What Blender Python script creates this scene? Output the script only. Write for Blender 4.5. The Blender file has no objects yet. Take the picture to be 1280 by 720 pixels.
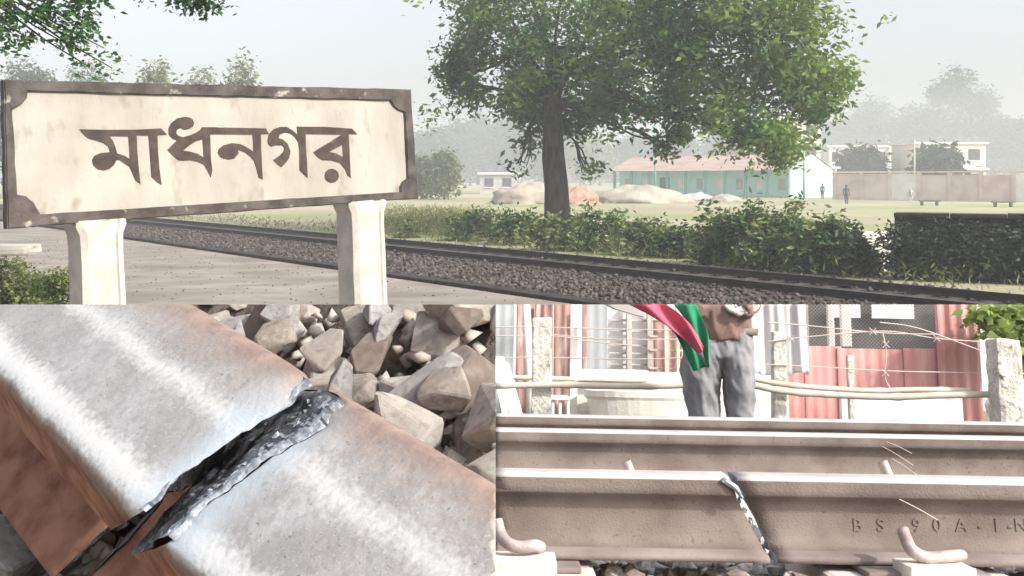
import bpy, bmesh, math, random
import numpy as np
from mathutils import Vector, Matrix, noise
random.seed(7); np.random.seed(7)
S = bpy.context.scene; COL = S.collection
F = 1280.0; HZ = 222.0; CZ = 2.0
# ------------------------------------------------------------------ camera
cd = bpy.data.cameras.new('camera'); cam = bpy.data.objects.new('camera', cd); COL.objects.link(cam)
cd.lens = 36; cd.sensor_width = 36; cd.shift_y = -(360 - HZ) / 1280
cam.location = (0, 0, CZ); cam.rotation_euler = (math.radians(90), 0, 0)
cd.clip_start = 0.02; cd.clip_end = 5000; S.camera = cam
# ------------------------------------------------------------------ sky and sun
SUN_EL = math.radians(37); SUN_DIR = Vector((.86, -.50, 0)).normalized()
W = bpy.data.worlds.new('World'); S.world = W; W.use_nodes = True
nt = W.node_tree; bg = nt.nodes['Background']
sk = nt.nodes.new('ShaderNodeTexSky'); sk.sky_type = 'NISHITA'; sk.sun_disc = False
sk.sun_elevation = SUN_EL; sk.sun_rotation = math.atan2(SUN_DIR.x, SUN_DIR.y)
sk.dust_density = 5.0; sk.air_density = 1.0; sk.ozone_density = 1.0; sk.altitude = 0
hs = nt.nodes.new('ShaderNodeHueSaturation'); hs.inputs['Saturation'].default_value = .38      # milky, hazy sky
nt.links.new(sk.outputs[0], hs.inputs['Color']); nt.links.new(hs.outputs[0], bg.inputs[0]); bg.inputs[1].default_value = .15
sl = bpy.data.lights.new('sun', 'SUN'); sl.energy = 2.5; sl.angle = math.radians(3); sl.color = (1, .96, .90)
so = bpy.data.objects.new('sun', sl); COL.objects.link(so)
d = Vector((SUN_DIR.x * math.cos(SUN_EL), SUN_DIR.y * math.cos(SUN_EL), math.sin(SUN_EL)))
so.rotation_euler = d.to_track_quat('Z', 'Y').to_euler(); so.location = (20, -10, 30)
S.view_settings.view_transform = 'Standard'; S.view_settings.look = 'None'
S.view_settings.exposure = 0.85; S.view_settings.gamma = 1
S.cycles.volume_bounces = 1; S.cycles.max_bounces = 6; S.cycles.volume_max_steps = 64

# ------------------------------------------------------------------ helpers
def P(x, y, t): return Vector(((x - 640) / F * t, t, CZ - (y - HZ) / F * t))
def lin(c):
    return tuple((v / 12.92 if v <= .04045 else ((v + .055) / 1.055) ** 2.4) for v in c)
MATS = {}
def mat(name, c1, c2=None, scale=4.0, rough=.85, metal=0.0, bump=0.0, bscale=None, c3=None, s3=1.0, t3=.6,
        detail=6, spec=.3, stretch=(1, 1, 1), trans=0, lo=.38, hi=.62, w3=.08):
    m = bpy.data.materials.new(name); m.use_nodes = True; n = m.node_tree; L = n.links.new
    b = n.nodes['Principled BSDF']; b.inputs['Roughness'].default_value = rough
    b.inputs['Metallic'].default_value = metal; b.inputs['Specular IOR Level'].default_value = spec
    tc = n.nodes.new('ShaderNodeTexCoord'); mp = n.nodes.new('ShaderNodeMapping')
    mp.inputs['Scale'].default_value = stretch; L(tc.outputs['Object'], mp.inputs[0])
    nz = n.nodes.new('ShaderNodeTexNoise'); nz.inputs['Scale'].default_value = scale; nz.inputs['Detail'].default_value = detail
    L(mp.outputs[0], nz.inputs['Vector'])
    cr = n.nodes.new('ShaderNodeValToRGB'); cr.color_ramp.elements[0].position = lo; cr.color_ramp.elements[1].position = hi
    cr.color_ramp.elements[0].color = (*c1, 1); cr.color_ramp.elements[1].color = (*(c2 or c1), 1)
    L(nz.outputs[0], cr.inputs[0]); out = cr.outputs[0]
    if c3:
        n3 = n.nodes.new('ShaderNodeTexNoise'); n3.inputs['Scale'].default_value = s3; n3.inputs['Detail'].default_value = 8
        L(mp.outputs[0], n3.inputs['Vector'])
        r3 = n.nodes.new('ShaderNodeValToRGB'); r3.color_ramp.elements[0].position = t3 - w3; r3.color_ramp.elements[1].position = t3 + w3
        L(n3.outputs[0], r3.inputs[0]); mx = n.nodes.new('ShaderNodeMix'); mx.data_type = 'RGBA'
        L(r3.outputs[0], mx.inputs[0]); L(out, mx.inputs[6]); mx.inputs[7].default_value = (*c3, 1); out = mx.outputs[2]
    L(out, b.inputs['Base Color'])
    if bump:
        nb = n.nodes.new('ShaderNodeTexNoise'); nb.inputs['Scale'].default_value = bscale or scale * 4; nb.inputs['Detail'].default_value = 6
        L(mp.outputs[0], nb.inputs['Vector']); bp = n.nodes.new('ShaderNodeBump'); bp.inputs['Strength'].default_value = 1
        bp.inputs['Distance'].default_value = bump; L(nb.outputs[0], bp.inputs['Height']); L(bp.outputs[0], b.inputs['Normal'])
    if trans:
        tr = n.nodes.new('ShaderNodeBsdfTranslucent'); ms = n.nodes.new('ShaderNodeMixShader'); ms.inputs[0].default_value = trans
        L(out, tr.inputs[0]); L(b.outputs[0], ms.inputs[1]); L(tr.outputs[0], ms.inputs[2])
        L(ms.outputs[0], n.nodes['Material Output'].inputs[0])
    MATS[name] = m; return m

def tag(o, label=None, cat=None, group=None, kind=None):
    if label: o['label'] = label
    if cat: o['category'] = cat
    if group: o['group'] = group
    if kind: o['kind'] = kind
    return o
def link(name, me, m=None, parent=None, mtx=None, smooth=False):
    o = bpy.data.objects.new(name, me); COL.objects.link(o)
    if m and not me.materials: me.materials.append(m)
    if parent: o.parent = parent
    if mtx is not None: o.matrix_basis = mtx
    if smooth: me.polygons.foreach_set('use_smooth', [True] * len(me.polygons))
    return o
def obj(name, bm, m=None, parent=None, mtx=None, smooth=False):
    me = bpy.data.meshes.new(name); bm.normal_update(); bm.to_mesh(me); bm.free()
    return link(name, me, m, parent, mtx, smooth)
def raw(name, V, Fc, m=None, parent=None, mtx=None, smooth=False):
    me = bpy.data.meshes.new(name); me.from_pydata([tuple(v) for v in V], [], Fc); me.update()
    return link(name, me, m, parent, mtx, smooth)
def empty(name, loc=(0, 0, 0), rz=0, mtx=None):
    o = bpy.data.objects.new(name, None); COL.objects.link(o); o.empty_display_size = .1
    if mtx is not None: o.matrix_basis = mtx
    else: o.location = loc; o.rotation_euler = (0, 0, rz)
    return o
def struct(o): o['kind'] = 'structure'; return o
def box(bm, a, b, bevel=0, mtx=None):
    a = Vector(a); b = Vector(b); vs = []
    for x in (a.x, b.x):
        for y in (a.y, b.y):
            for z in (a.z, b.z):
                p = Vector((x, y, z)); vs.append(bm.verts.new(mtx @ p if mtx else p))
    fs = [bm.faces.new([vs[i] for i in q]) for q in ((0,1,3,2),(4,6,7,5),(0,4,5,1),(2,3,7,6),(0,2,6,4),(1,5,7,3))]
    if bevel:
        es = list({e for f in fs for e in f.edges}); bmesh.ops.bevel(bm, geom=es, offset=bevel, segments=2, affect='EDGES', profile=.6)
    return vs
def boxm(a, b, bevel=0):
    bm = bmesh.new(); box(bm, a, b, bevel); bmesh.ops.recalc_face_normals(bm, faces=bm.faces); return bm
def tube(bm, pts, rads, n=8, cap=True, wob=0, flat=1):
    pts = [Vector(p) for p in pts]; rings = []
    if not hasattr(rads, '__len__'): rads = [rads] * len(pts)
    up = Vector((0, 0, 1)); prev = None
    for i, p in enumerate(pts):
        t = (pts[min(i + 1, len(pts) - 1)] - pts[max(i - 1, 0)]).normalized()
        if prev is None:
            a = t.cross(up);
            if a.length < .2: a = t.cross(Vector((1, 0, 0)))
        else: a = prev - t * prev.dot(t)
        a.normalize(); prev = a; b = t.cross(a)
        r = []
        for k in range(n):
            th = 2 * math.pi * k / n; rr = rads[i] * (1 + wob * (random.random() - .5))
            r.append(bm.verts.new(p + a * rr * math.cos(th) + b * rr * flat * math.sin(th)))
        rings.append(r)
    for i in range(len(rings) - 1):
        for k in range(n): bm.faces.new((rings[i][k], rings[i][(k+1) % n], rings[i+1][(k+1) % n], rings[i+1][k]))
    if cap: bm.faces.new(rings[0][::-1]); bm.faces.new(rings[-1])
    return rings
def spline(pts, k=6):
    pts = [Vector(p) for p in pts]; out = []
    for i in range(len(pts) - 1):
        p0 = pts[max(i-1, 0)]; p1 = pts[i]; p2 = pts[i+1]; p3 = pts[min(i+2, len(pts)-1)]
        for j in range(k):
            t = j / k
            out.append(.5 * ((2*p1) + (p2-p0)*t + (2*p0-5*p1+4*p2-p3)*t*t + (3*p1-p0-3*p2+p3)*t**3))
    out.append(pts[-1]); return out
# planes where the three places meet
N1 = Vector((0, (380.6 - HZ) / F, 1)).normalized()          # keeps what lies under it
XD = 619.6
N2 = Vector((1, -(XD - 640) / F, 0)).normalized()
def clip(bm, planes, mtx=Matrix(), fill=True):
    inv = mtx.inverted()
    for nrm in planes:
        co = inv @ Vector((0, 0, CZ)); no = (inv.to_3x3() @ nrm).normalized()
        if not any((v.co - co).dot(no) > 1e-5 for v in bm.verts): continue
        r = bmesh.ops.bisect_plane(bm, geom=bm.verts[:] + bm.edges[:] + bm.faces[:], dist=1e-6, plane_co=co, plane_no=no, clear_outer=True)
        if fill and bm.verts:
            es = [e for e in r['geom_cut'] if isinstance(e, bmesh.types.BMEdge) and e.is_valid and e.is_boundary]
            if len(es) > 2:
                try: bmesh.ops.holes_fill(bm, edges=es, sides=0)
                except Exception: pass
    return len(bm.verts) > 3

# ---------- foliage
def leaf_mesh(name, blobs, size, m, parent=None, per=6, droop=.5, seed=1, aspect=.42, spread=1.0, clump=0):
    """blobs: (centre, (rx,ry,rz), clusters). Pointed leaves in clusters, mostly near the blob's skin."""
    rs = np.random.RandomState(seed); C = []
    for c, r, n in blobs:
        if clump:
            nc = max(2, n // clump); v = rs.normal(size=(nc, 3)); v /= np.linalg.norm(v, axis=1)[:, None]
            cc = np.array(c)[None] + v * (rs.uniform(.25, 1, nc) ** .5)[:, None] * np.array(r)[None]
            cs = rs.uniform(.14, .34, nc)[:, None] * max(r); idx = rs.randint(0, nc, n); q = rs.normal(size=(n, 3)) * cs[idx]; q[:, 2] *= .6; q[:, 2] -= (q[:, 0]**2 + q[:, 1]**2) / (max(r) * 1.2)
            C.append(cc[idx] + q); continue
        v = rs.normal(size=(n, 3)); v /= np.linalg.norm(v, axis=1)[:, None]
        rad = rs.uniform(.0, 1, n) ** .42; C.append(np.array(c)[None] + v * rad[:, None] * np.array(r)[None])
    C = np.concatenate(C); n = len(C)
    C = np.repeat(C, per, 0); C = C + rs.normal(size=C.shape) * size * .75 * spread
    N = len(C); a = rs.normal(size=(N, 3)); a[:, 2] = a[:, 2] * .5 - droop; a /= np.linalg.norm(a, axis=1)[:, None]
    b = rs.normal(size=(N, 3)); b -= a * (a * b).sum(1)[:, None]; b /= np.linalg.norm(b, axis=1)[:, None]
    nn = np.cross(a, b)
    L = size * rs.uniform(.4, 1.35, N)[:, None]; w = L * aspect
    V = np.stack([C, C + a*L*.45 + b*w*.5 + nn*L*.08, C + a*L, C + a*L*.45 - b*w*.5 + nn*L*.08], 1).reshape(-1, 3)
    me = bpy.data.meshes.new(name); me.vertices.add(len(V)); me.vertices.foreach_set('co', V.ravel().astype(np.float32))
    me.loops.add(N * 4); me.loops.foreach_set('vertex_index', np.arange(N * 4, dtype=np.int32))
    me.polygons.add(N); me.polygons.foreach_set('loop_start', np.arange(0, N * 4, 4, dtype=np.int32))
    me.polygons.foreach_set('loop_total', np.full(N, 4, dtype=np.int32)); me.update(calc_edges=True)
    return link(name, me, m, parent)
def stones_mesh(name, C, size, m, parent=None, seed=3, mtx=None):
    rs = np.random.RandomState(seed); n = len(C)
    base = np.array([[1,0,0],[0,1,0],[-1,0,0],[0,-1,0],[.2,.1,.8],[-.1,.15,-.8],[.75,.6,.45],[-.7,-.55,.4]], float)[:6]
    V = base[None] * rs.uniform(.55, 1.25, (n, 6, 3)) + rs.normal(size=(n, 6, 3)) * .18
    th = rs.uniform(0, 6.28, n); ph = rs.uniform(-.8, .8, n)
    c, s = np.cos(th), np.sin(th); x = V[..., 0]*c[:, None] - V[..., 1]*s[:, None]; y = V[..., 0]*s[:, None] + V[..., 1]*c[:, None]
    z = V[..., 2]; c, s = np.cos(ph)[:, None], np.sin(ph)[:, None]
    V = np.stack([x, y*c - z*s, y*s + z*c], -1) * (size * rs.uniform(.5, 1.1, n))[:, None, None] + C[:, None]
    f = np.array([[0,1,4],[1,2,4],[2,3,4],[3,0,4],[1,0,5],[2,1,5],[3,2,5],[0,3,5]])
    Fi = (f[None] + (np.arange(n) * 6)[:, None, None]).reshape(-1).astype(np.int32)
    me = bpy.data.meshes.new(name); me.vertices.add(n*6); me.vertices.foreach_set('co', V.reshape(-1).astype(np.float32))
    me.loops.add(len(Fi)); me.loops.foreach_set('vertex_index', Fi); k = len(Fi)//3
    me.polygons.add(k); me.polygons.foreach_set('loop_start', np.arange(0, 3*k, 3, dtype=np.int32)); me.polygons.foreach_set('loop_total', np.full(k, 3, dtype=np.int32))
    me.update(calc_edges=True); return link(name, me, m, parent, mtx)

# ------------------------------------------------------------------ materials
M = {}
M['cream'] = mat('cream_plaster', (.30, .275, .235), (.375, .345, .30), 2.5, .9, bump=.004, bscale=30, c3=(.20, .18, .135), s3=6, t3=.68, w3=.1, stretch=(1, 1, .6))
M['brown'] = mat('brown_paint', (.040, .031, .027), (.09, .074, .064), 6, .7, bump=.004, bscale=40, c3=(.34, .30, .25), s3=9, t3=.68, w3=.05)
M['letter'] = mat('letter_paint', (.032, .020, .015), (.06, .04, .028), 9, .6, bump=.002, bscale=60, c3=(.28, .23, .18), s3=24, t3=.74, w3=.03)
M['concrete'] = mat('platform_concrete', (.20, .178, .15), (.29, .26, .22), 1.4, .95, bump=.01, bscale=20, c3=(.17, .15, .125), s3=.7, t3=.56, stretch=(.8, 1.1, 1))
M['kerb'] = mat('kerb_dark', (.02, .014, .014), (.045, .032, .03), 5, .8, bump=.01)
M['postw'] = mat('post_white', (.38, .35, .305), (.48, .445, .395), 6, .9, bump=.006, bscale=25, c3=(.38, .37, .28), s3=3, t3=.66)
M['ground'] = mat('field_ground', (.27, .245, .16), (.36, .325, .235), .05, 1, c3=(.22, .26, .10), s3=.09, t3=.54, bump=.02, bscale=3)
M['ballast'] = mat('ballast_dark', (.03, .022, .02), (.075, .055, .05), 3, 1, bump=.02, bscale=30, c3=(.10, .08, .07), s3=8, t3=.6)
M['stone_d'] = mat('stone_dark', (.026, .022, .02), (.125, .104, .094), 5, 1)
M['rail_d'] = mat('rail_far', (.018, .012, .011), (.035, .025, .022), 3, .6, metal=.2)
M['rail_top'] = mat('rail_far_top', (.16, .14, .14), (.22, .2, .2), 3, .35, metal=.8)
M['sleeper_d'] = mat('sleeper_far', (.035, .028, .025), (.06, .05, .045), 3, .9)
M['bark'] = mat('bark', (.022, .017, .014), (.055, .042, .034), 5, 1, bump=.05, bscale=6, stretch=(1, 1, .3))
M['leaf_a'] = mat('leaf_dark', (.014, .052, .012), (.06, .15, .028), 1.1, .6, trans=.35, c3=(.21, .30, .05), s3=.35, t3=.52)
M['leaf_b'] = mat('leaf_bush', (.010, .032, .009), (.08, .15, .03), 2.4, .6, trans=.25, c3=(.24, .27, .09), s3=1.6, t3=.56)
M['leaf_c'] = mat('leaf_creeper', (.018, .032, .018), (.05, .065, .03), 2.0, .6, trans=.15)
M['leaf_y'] = mat('leaf_weeds', (.05, .085, .02), (.22, .25, .08), 3, .7, trans=.3)
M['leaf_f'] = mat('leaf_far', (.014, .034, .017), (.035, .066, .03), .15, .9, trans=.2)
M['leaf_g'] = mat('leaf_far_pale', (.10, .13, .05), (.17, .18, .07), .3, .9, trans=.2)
M['grass'] = mat('grass_blades', (.10, .13, .03), (.20, .20, .07), 1, .8, trans=.2)
M['sand'] = mat('sand_heap', (.29, .25, .20), (.39, .345, .29), 1, 1, bump=.05, bscale=2)
M['brick_pile'] = mat('brick_pile', (.34, .18, .13), (.44, .28, .21), 2, 1)
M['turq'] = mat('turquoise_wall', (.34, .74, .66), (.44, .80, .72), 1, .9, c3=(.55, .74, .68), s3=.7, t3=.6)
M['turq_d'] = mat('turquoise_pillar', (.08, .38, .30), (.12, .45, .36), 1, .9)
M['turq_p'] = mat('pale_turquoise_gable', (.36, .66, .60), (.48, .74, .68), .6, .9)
M['roofp'] = mat('roof_pink_tin', (.26, .19, .165), (.35, .26, .23), 1.2, .8, stretch=(.3, 1, 1))
M['pinkw'] = mat('pink_brick_wall', (.52, .40, .36), (.64, .52, .47), .8, .95, c3=(.66, .58, .52), s3=.3, t3=.56)
M['white'] = mat('white_wall', (.70, .68, .62), (.80, .78, .74), .8, .9)
M['yelw'] = mat('cream_wall', (.74, .68, .52), (.80, .75, .62), .8, .9)
M['dark'] = mat('dark_opening', (.05, .05, .055), (.09, .09, .09), 2, .8)
M['grey'] = mat('grey_concrete', (.34, .33, .31), (.44, .42, .40), 2, .9)
M['cloth_d'] = mat('dark_cloth', (.05, .06, .07), (.08, .09, .10), 2, .9)
M['skin'] = mat('skin', (.22, .12, .075), (.27, .15, .10), 6, .6)

# ================================================================== UPPER PLACE: railway station
DIR = Vector((-.793, 1, 0)).normalized(); PERP = Vector((1, .793, 0)).normalized()
def tr(a, s, z=0): return Vector((a, 0, 0)) + DIR * s + Vector((0, 0, z))     # a = where the line crosses y=0
# ground sheet
bm = bmesh.new()
for q in [(-900, -6), (900, -6), (900, 900), (-900, 900)]: bm.verts.new((q[0], q[1], -.35))
bm.faces.new(bm.verts); struct(obj('field', bm, M['ground']))
# platform
bm = bmesh.new()
A0, A1 = tr(13.8, -12), tr(13.8, 160); B1, B0 = tr(-40, 160), tr(-40, -12)
top = [bm.verts.new(p + Vector((0, 0, 0))) for p in (A0, A1, B1, B0)]; bot = [bm.verts.new(p - Vector((0, 0, .6))) for p in (A0, A1, B1, B0)]
bm.faces.new(top)
for i in range(4): bm.faces.new((top[i], bot[i], bot[(i+1) % 4], top[(i+1) % 4]))
bmesh.ops.recalc_face_normals(bm, faces=bm.faces); struct(obj('platform', bm, M['concrete']))
gv = []; rs = np.random.RandomState(31)
Cg = np.stack([rs.uniform(-16, 6, 2600), rs.uniform(12, 34, 2600), rs.uniform(0, .006, 2600)], 1); Cg = Cg[Cg[:, 0] + .793 * Cg[:, 1] < 13.3]
tag(stones_mesh('platform_grit', Cg, .022, M['stone_d'], seed=8), 'loose grit and crumbs scattered on the pale platform surface', 'grit', kind='stuff')
# edge coping stones
kerb = struct(empty('kerb'))
ks = bmesh.new(); box(ks, (-.17, 0, -.33), (.17, 2.385, .075), .015); bmesh.ops.recalc_face_normals(ks, faces=ks.faces)
kme = bpy.data.meshes.new('kerb_stone'); ks.to_mesh(kme); ks.free(); kme.materials.append(M['kerb'])
rzt = math.atan2(DIR.y, DIR.x) - math.pi / 2
for i in range(44):
    p = tr(14.05, -4 + i * 2.4) + PERP * random.uniform(-.02, .02)
    o = bpy.data.objects.new('kerb_stone', kme); COL.objects.link(o); o.parent = kerb
    o.location = p + Vector((0, 0, random.uniform(-.015, .01))); o.rotation_euler = (0, 0, rzt)
# ballast sheet and its loose stones
bm = bmesh.new()
prof = [(14.2, -.30), (20.4, -.285), (25.2, -.285), (26.3, -.345)]
rows = [[bm.verts.new(tr(a, s, z)) for a, z in prof] for s in (-12, 60, 170)]
for i in range(2):
    for k in range(3): bm.faces.new((rows[i][k], rows[i][k+1], rows[i+1][k+1], rows[i+1][k]))
bmesh.ops.recalc_face_normals(bm, faces=bm.faces); struct(obj('ballast_bed', bm, M['ballast']))
n = 24000; rs = np.random.RandomState(5); aa = rs.uniform(14.4, 26, n); aa = np.where((aa > 21.5) & (aa < 23.6) & (rs.uniform(0, 1, n) < 2), aa - 5, aa); ss = 4 + 55 * rs.uniform(0, 1, n) ** 1.5
C = np.stack([aa + DIR.x * ss, DIR.y * ss, np.where(aa > 25.2, -.31, -.28) + rs.uniform(-.02, .03, n)], 1)
tag(stones_mesh('ballast_stones', C, .075, M['stone_d']), 'brown crushed stone spread between platform edge and rails', 'ballast', kind='stuff')
# the track
RAILP = [(-.068, 0), (.068, 0), (.068, .012), (.012, .028), (.009, .095), (.033, .105), (.035, .138), (.024, .146), (-.024, .146), (-.035, .138), (-.033, .105), (-.009, .095), (-.012, .028), (-.068, .012)]
track = tag(empty('railway_track'), 'dark broad gauge railway track crossing behind the name board on brown ballast', 'railway track')
for a in (21.35, 23.75):
    bm = bmesh.new(); r = []
    for s in (-10, 165): r.append([bm.verts.new(tr(a, s, -.245 + z * 1.0) + PERP * x) for x, z in RAILP])
    for k in range(14): f = bm.faces.new((r[0][k], r[0][(k+1) % 14], r[1][(k+1) % 14], r[1][k])); f.material_index = 1 if k == 7 else 0
    bm.faces.new(r[0]); bm.faces.new(r[1]); bmesh.ops.recalc_face_normals(bm, faces=bm.faces)
    o = obj('rail', bm, M['rail_d'], track); o.data.materials.append(M['rail_top'])
sb = boxm((-1.35, -.12, -.2), (1.35, .12, 0), .015); sme = bpy.data.meshes.new('sleeper'); sb.to_mesh(sme); sb.free(); sme.materials.append(M['sleeper_d'])
for i in range(110):
    o = bpy.data.objects.new('sleeper', sme); COL.objects.link(o); o.parent = track
    o.location = tr(22.55, -2 + i * .68, -.25); o.rotation_euler = (0, 0, rzt)

# ---- the name board
BL, BR, TL, TR = P(6, 285, 7.75), P(520, 248, 10.6), P(3, 100, 7.75), P(512, 112, 10.6)
e1 = (BR - BL).normalized(); nb = e1.cross(Vector((0, 0, 1))).normalized(); e3 = nb.cross(e1).normalized() * -1
if e3.z < 0: e3 = -e3
if nb.y > 0: nb = -nb
BM = Matrix((( e1.x, -nb.x, e3.x, BL.x), (e1.y, -nb.y, e3.y, BL.y), (e1.z, -nb.z, e3.z, BL.z), (0, 0, 0, 1)))   # local x along, y back, z up
BI = BM.inverted()
def onb(x, y):      # picture point of the survey photo -> place on the board's own face
    r = P(x, y, 1) - Vector((0, 0, CZ)); o = Vector((0, 0, CZ)); t = (BL - o).dot(nb) / r.dot(nb)
    q = BI @ (o + r * t); return (q.x, q.z)
sign = tag(empty('station_sign', mtx=BM), 'weathered cream concrete name board with dark brown border on two white posts', 'station sign')
outer = [onb(*p) for p in ((3, 100), (512, 112), (521, 248), (7, 286))]
inner_px = [(34,115),(33,123),(27,130),(14,137), (20,243),(31,245),(41,253),(49,268), (499,240),(499,233),(502,227),(508,223), (504,141),(496,138),(490,133),(486,126)]
inner = [onb(*p) for p in inner_px]
# frame ring: inner outline tied to four outer corners
bm = bmesh.new()
def ring_faces(yf, rev):
    iv = [bm.verts.new((x, yf, z)) for x, z in inner]; ov = [bm.verts.new((x, yf, z)) for x, z in (outer[0], outer[3], outer[2], outer[1])]
    for c in range(4):
        for k in range(3): bm.faces.new((ov[c], iv[c*4 + k], iv[c*4 + k + 1]))
        bm.faces.new((ov[c], iv[c*4 + 3], iv[(c*4 + 4) % 16], ov[(c+1) % 4]))
    return iv, ov
i1, o1 = ring_faces(-.03, False); i2, o2 = ring_faces(.05, True)
for a_, b_ in ((i1, i2), (o1, o2)):
    for k in range(len(a_)): bm.faces.new((a_[k], a_[(k+1) % len(a_)], b_[(k+1) % len(a_)], b_[k]))
bmesh.ops.recalc_face_normals(bm, faces=bm.faces)
bmesh.ops.bevel(bm, geom=[e for e in bm.edges if abs(e.verts[0].co.y + .03) < 1e-4 and abs(e.verts[1].co.y + .03) < 1e-4 and e.calc_face_angle(0) > .8], offset=.010, segments=2, affect='EDGES')
# chipped worn outline
bmesh.ops.subdivide_edges(bm, edges=[e for e in bm.edges if e.calc_length() > .5], cuts=26)
for v in bm.verts: v.co += Vector(noise.noise_vector(v.co * 7)) * .007
obj('frame', bm, M['brown'], sign)
bm = bmesh.new(); vs = [bm.verts.new((x, -.006, z)) for x, z in inner]; vb = [bm.verts.new((x, .04, z)) for x, z in inner]
bm.faces.new(vs); bm.faces.new(vb[::-1])
for k in range(16): bm.faces.new((vs[k], vb[k], vb[(k+1) % 16], vs[(k+1) % 16]))
bmesh.ops.recalc_face_normals(bm, faces=bm.faces); obj('panel', bm, M['cream'], sign)
# painted letters
def cA(pts): return [onb(90 + x / 6.737, 140 + y / 6.737) for x, y in pts]
def cB(pts): return [onb(270 + x / 6.737, 140 + y / 6.737) for x, y in pts]
LET = [
 (cA([(58,145),(300,150),(520,148),(588,146),(588,197),(540,197),(545,330),(558,480),(572,605),(530,575),(500,500),(480,460),(440,435),(400,405),(372,402),(350,445),(310,480),(260,492),(210,480),(175,445),(165,405),(185,368),(240,345),(318,338),(300,290),(265,262),(200,240),(140,225),(100,195)]),
  cA([(312,203),(470,205),(478,300),(482,395),(440,370),(375,348),(360,290),(340,245)])),
 (cA([(588,146),(745,138),(795,190),(715,197),(720,330),(732,480),(750,612),(715,590),(665,545),(655,400),(640,200),(588,197)]), None),
 (cA([(1024,95),(1012,65),(990,48),(940,40),(880,55),(830,95),(808,140),(812,190),(840,222),(880,240),(850,270),(800,320),(840,360),(890,405),(930,410),(990,405),(1060,420),(1110,445),(1140,500),(1165,550),(1178,490),(1165,400),(1162,300),(1158,190),(1213,188),(1213,128),(1090,128),(1075,152),(1030,180),(990,196),(930,212),(890,200),(872,175),(878,150),(910,132),(940,150),(980,143),(1012,125)]),
  cA([(930,325),(985,280),(1040,245),(1095,230),(1100,300),(1105,385),(1060,355),(1000,335)])),
 (cB([(0,130),(415,138),(440,185),(372,187),(375,300),(382,450),(390,568),(355,550),(335,470),(315,410),(285,375),(240,340),(180,315),(185,350),(150,390),(100,400),(40,385),(10,345),(20,310),(60,280),(130,262),(200,270),(260,300),(310,335),(308,250),(302,190),(0,188)]), None),
 (cB([(430,240),(440,190),(480,145),(540,125),(590,125),(640,155),(682,190),(675,122),(770,125),(770,187),(750,187),(752,300),(762,430),(768,555),(740,530),(700,490),(697,330),(690,260),(660,210),(620,180),(575,172),(530,190),(522,220),(560,232),(600,270),(622,330),(610,390),(580,430),(545,465),(515,440),(478,405),(530,370),(565,330),(570,300),(550,280),(500,280),(460,292),(435,270)]), None),
 (cB([(770,125),(900,124),(1140,140),(1185,188),(1112,187),(1118,300),(1122,400),(1130,555),(1105,535),(1080,480),(1040,430),(970,408),(890,405),(850,380),(815,340),(860,310),(960,250),(1055,190),(770,187)]),
  cB([(950,335),(1060,275),(1065,380),(1010,350)])),
 (cB([(970 + 60*math.cos(a*.5236), 537 + 60*math.sin(a*.5236)) for a in range(12)]), None)]
for outl, hole in LET:
    cu = bpy.data.curves.new('letter', 'CURVE'); cu.dimensions = '2D'; cu.fill_mode = 'BOTH'; cu.extrude = .003
    for pl in (outl, hole):
        if not pl: continue
        sp = cu.splines.new('POLY'); sp.points.add(len(pl) - 1); sp.use_cyclic_u = True
        for i, (x, z) in enumerate(pl): sp.points[i].co = (x, z, 0, 1)
    to = bpy.data.objects.new('tmp', cu); COL.objects.link(to); bpy.context.view_layer.update()
    me = bpy.data.meshes.new_from_object(to.evaluated_get(bpy.context.evaluated_depsgraph_get()))
    bpy.data.objects.remove(to); me.transform(Matrix.Rotation(math.pi/2, 4, 'X')); me.transform(Matrix.Translation((0, -.009, 0)))
    me.materials.clear(); link('letter', me, M['letter'], sign)
# posts with a moulded face and widened head
def sign_post(xl, xr, ytop):
    x0, z0 = onb(xl, ytop); x1, _ = onb(xr, ytop); w = x1 - x0; zb = -(BM @ Vector((x0, 0, 0))).z - .02
    bm = bmesh.new(); cx = (x0 + x1) / 2; zt = z0 + .03
    secs = [(zb, .5), (zt - .22, .47), (zt - .12, .48), (zt - .05, .56), (zt, .56)]
    R = []
    for z, k in secs:
        h = w * k; pr = [(-h, -.02), (-h*.72, -.045), (-h*.66, -.03), (h*.62, -.03), (h*.7, -.045), (h, -.02), (h, .24), (-h, .24)]
        R.append([bm.verts.new((cx + px, py, z)) for px, py in pr])
    for i in range(4):
        for k in range(8): bm.faces.new((R[i][k], R[i][(k+1) % 8], R[i+1][(k+1) % 8], R[i+1][k]))
    bm.faces.new(R[0]); bm.faces.new(R[-1]); bmesh.ops.recalc_face_normals(bm, faces=bm.faces)
    bmesh.ops.subdivide_edges(bm, edges=[e for e in bm.edges if e.calc_length() > .3], cuts=8)
    for v in bm.verts: v.co += Vector(noise.noise_vector(v.co * 5)) * .006
    obj('post', bm, M['postw'], sign)
sign_post(97, 153, 281); sign_post(437, 479, 256)

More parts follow.
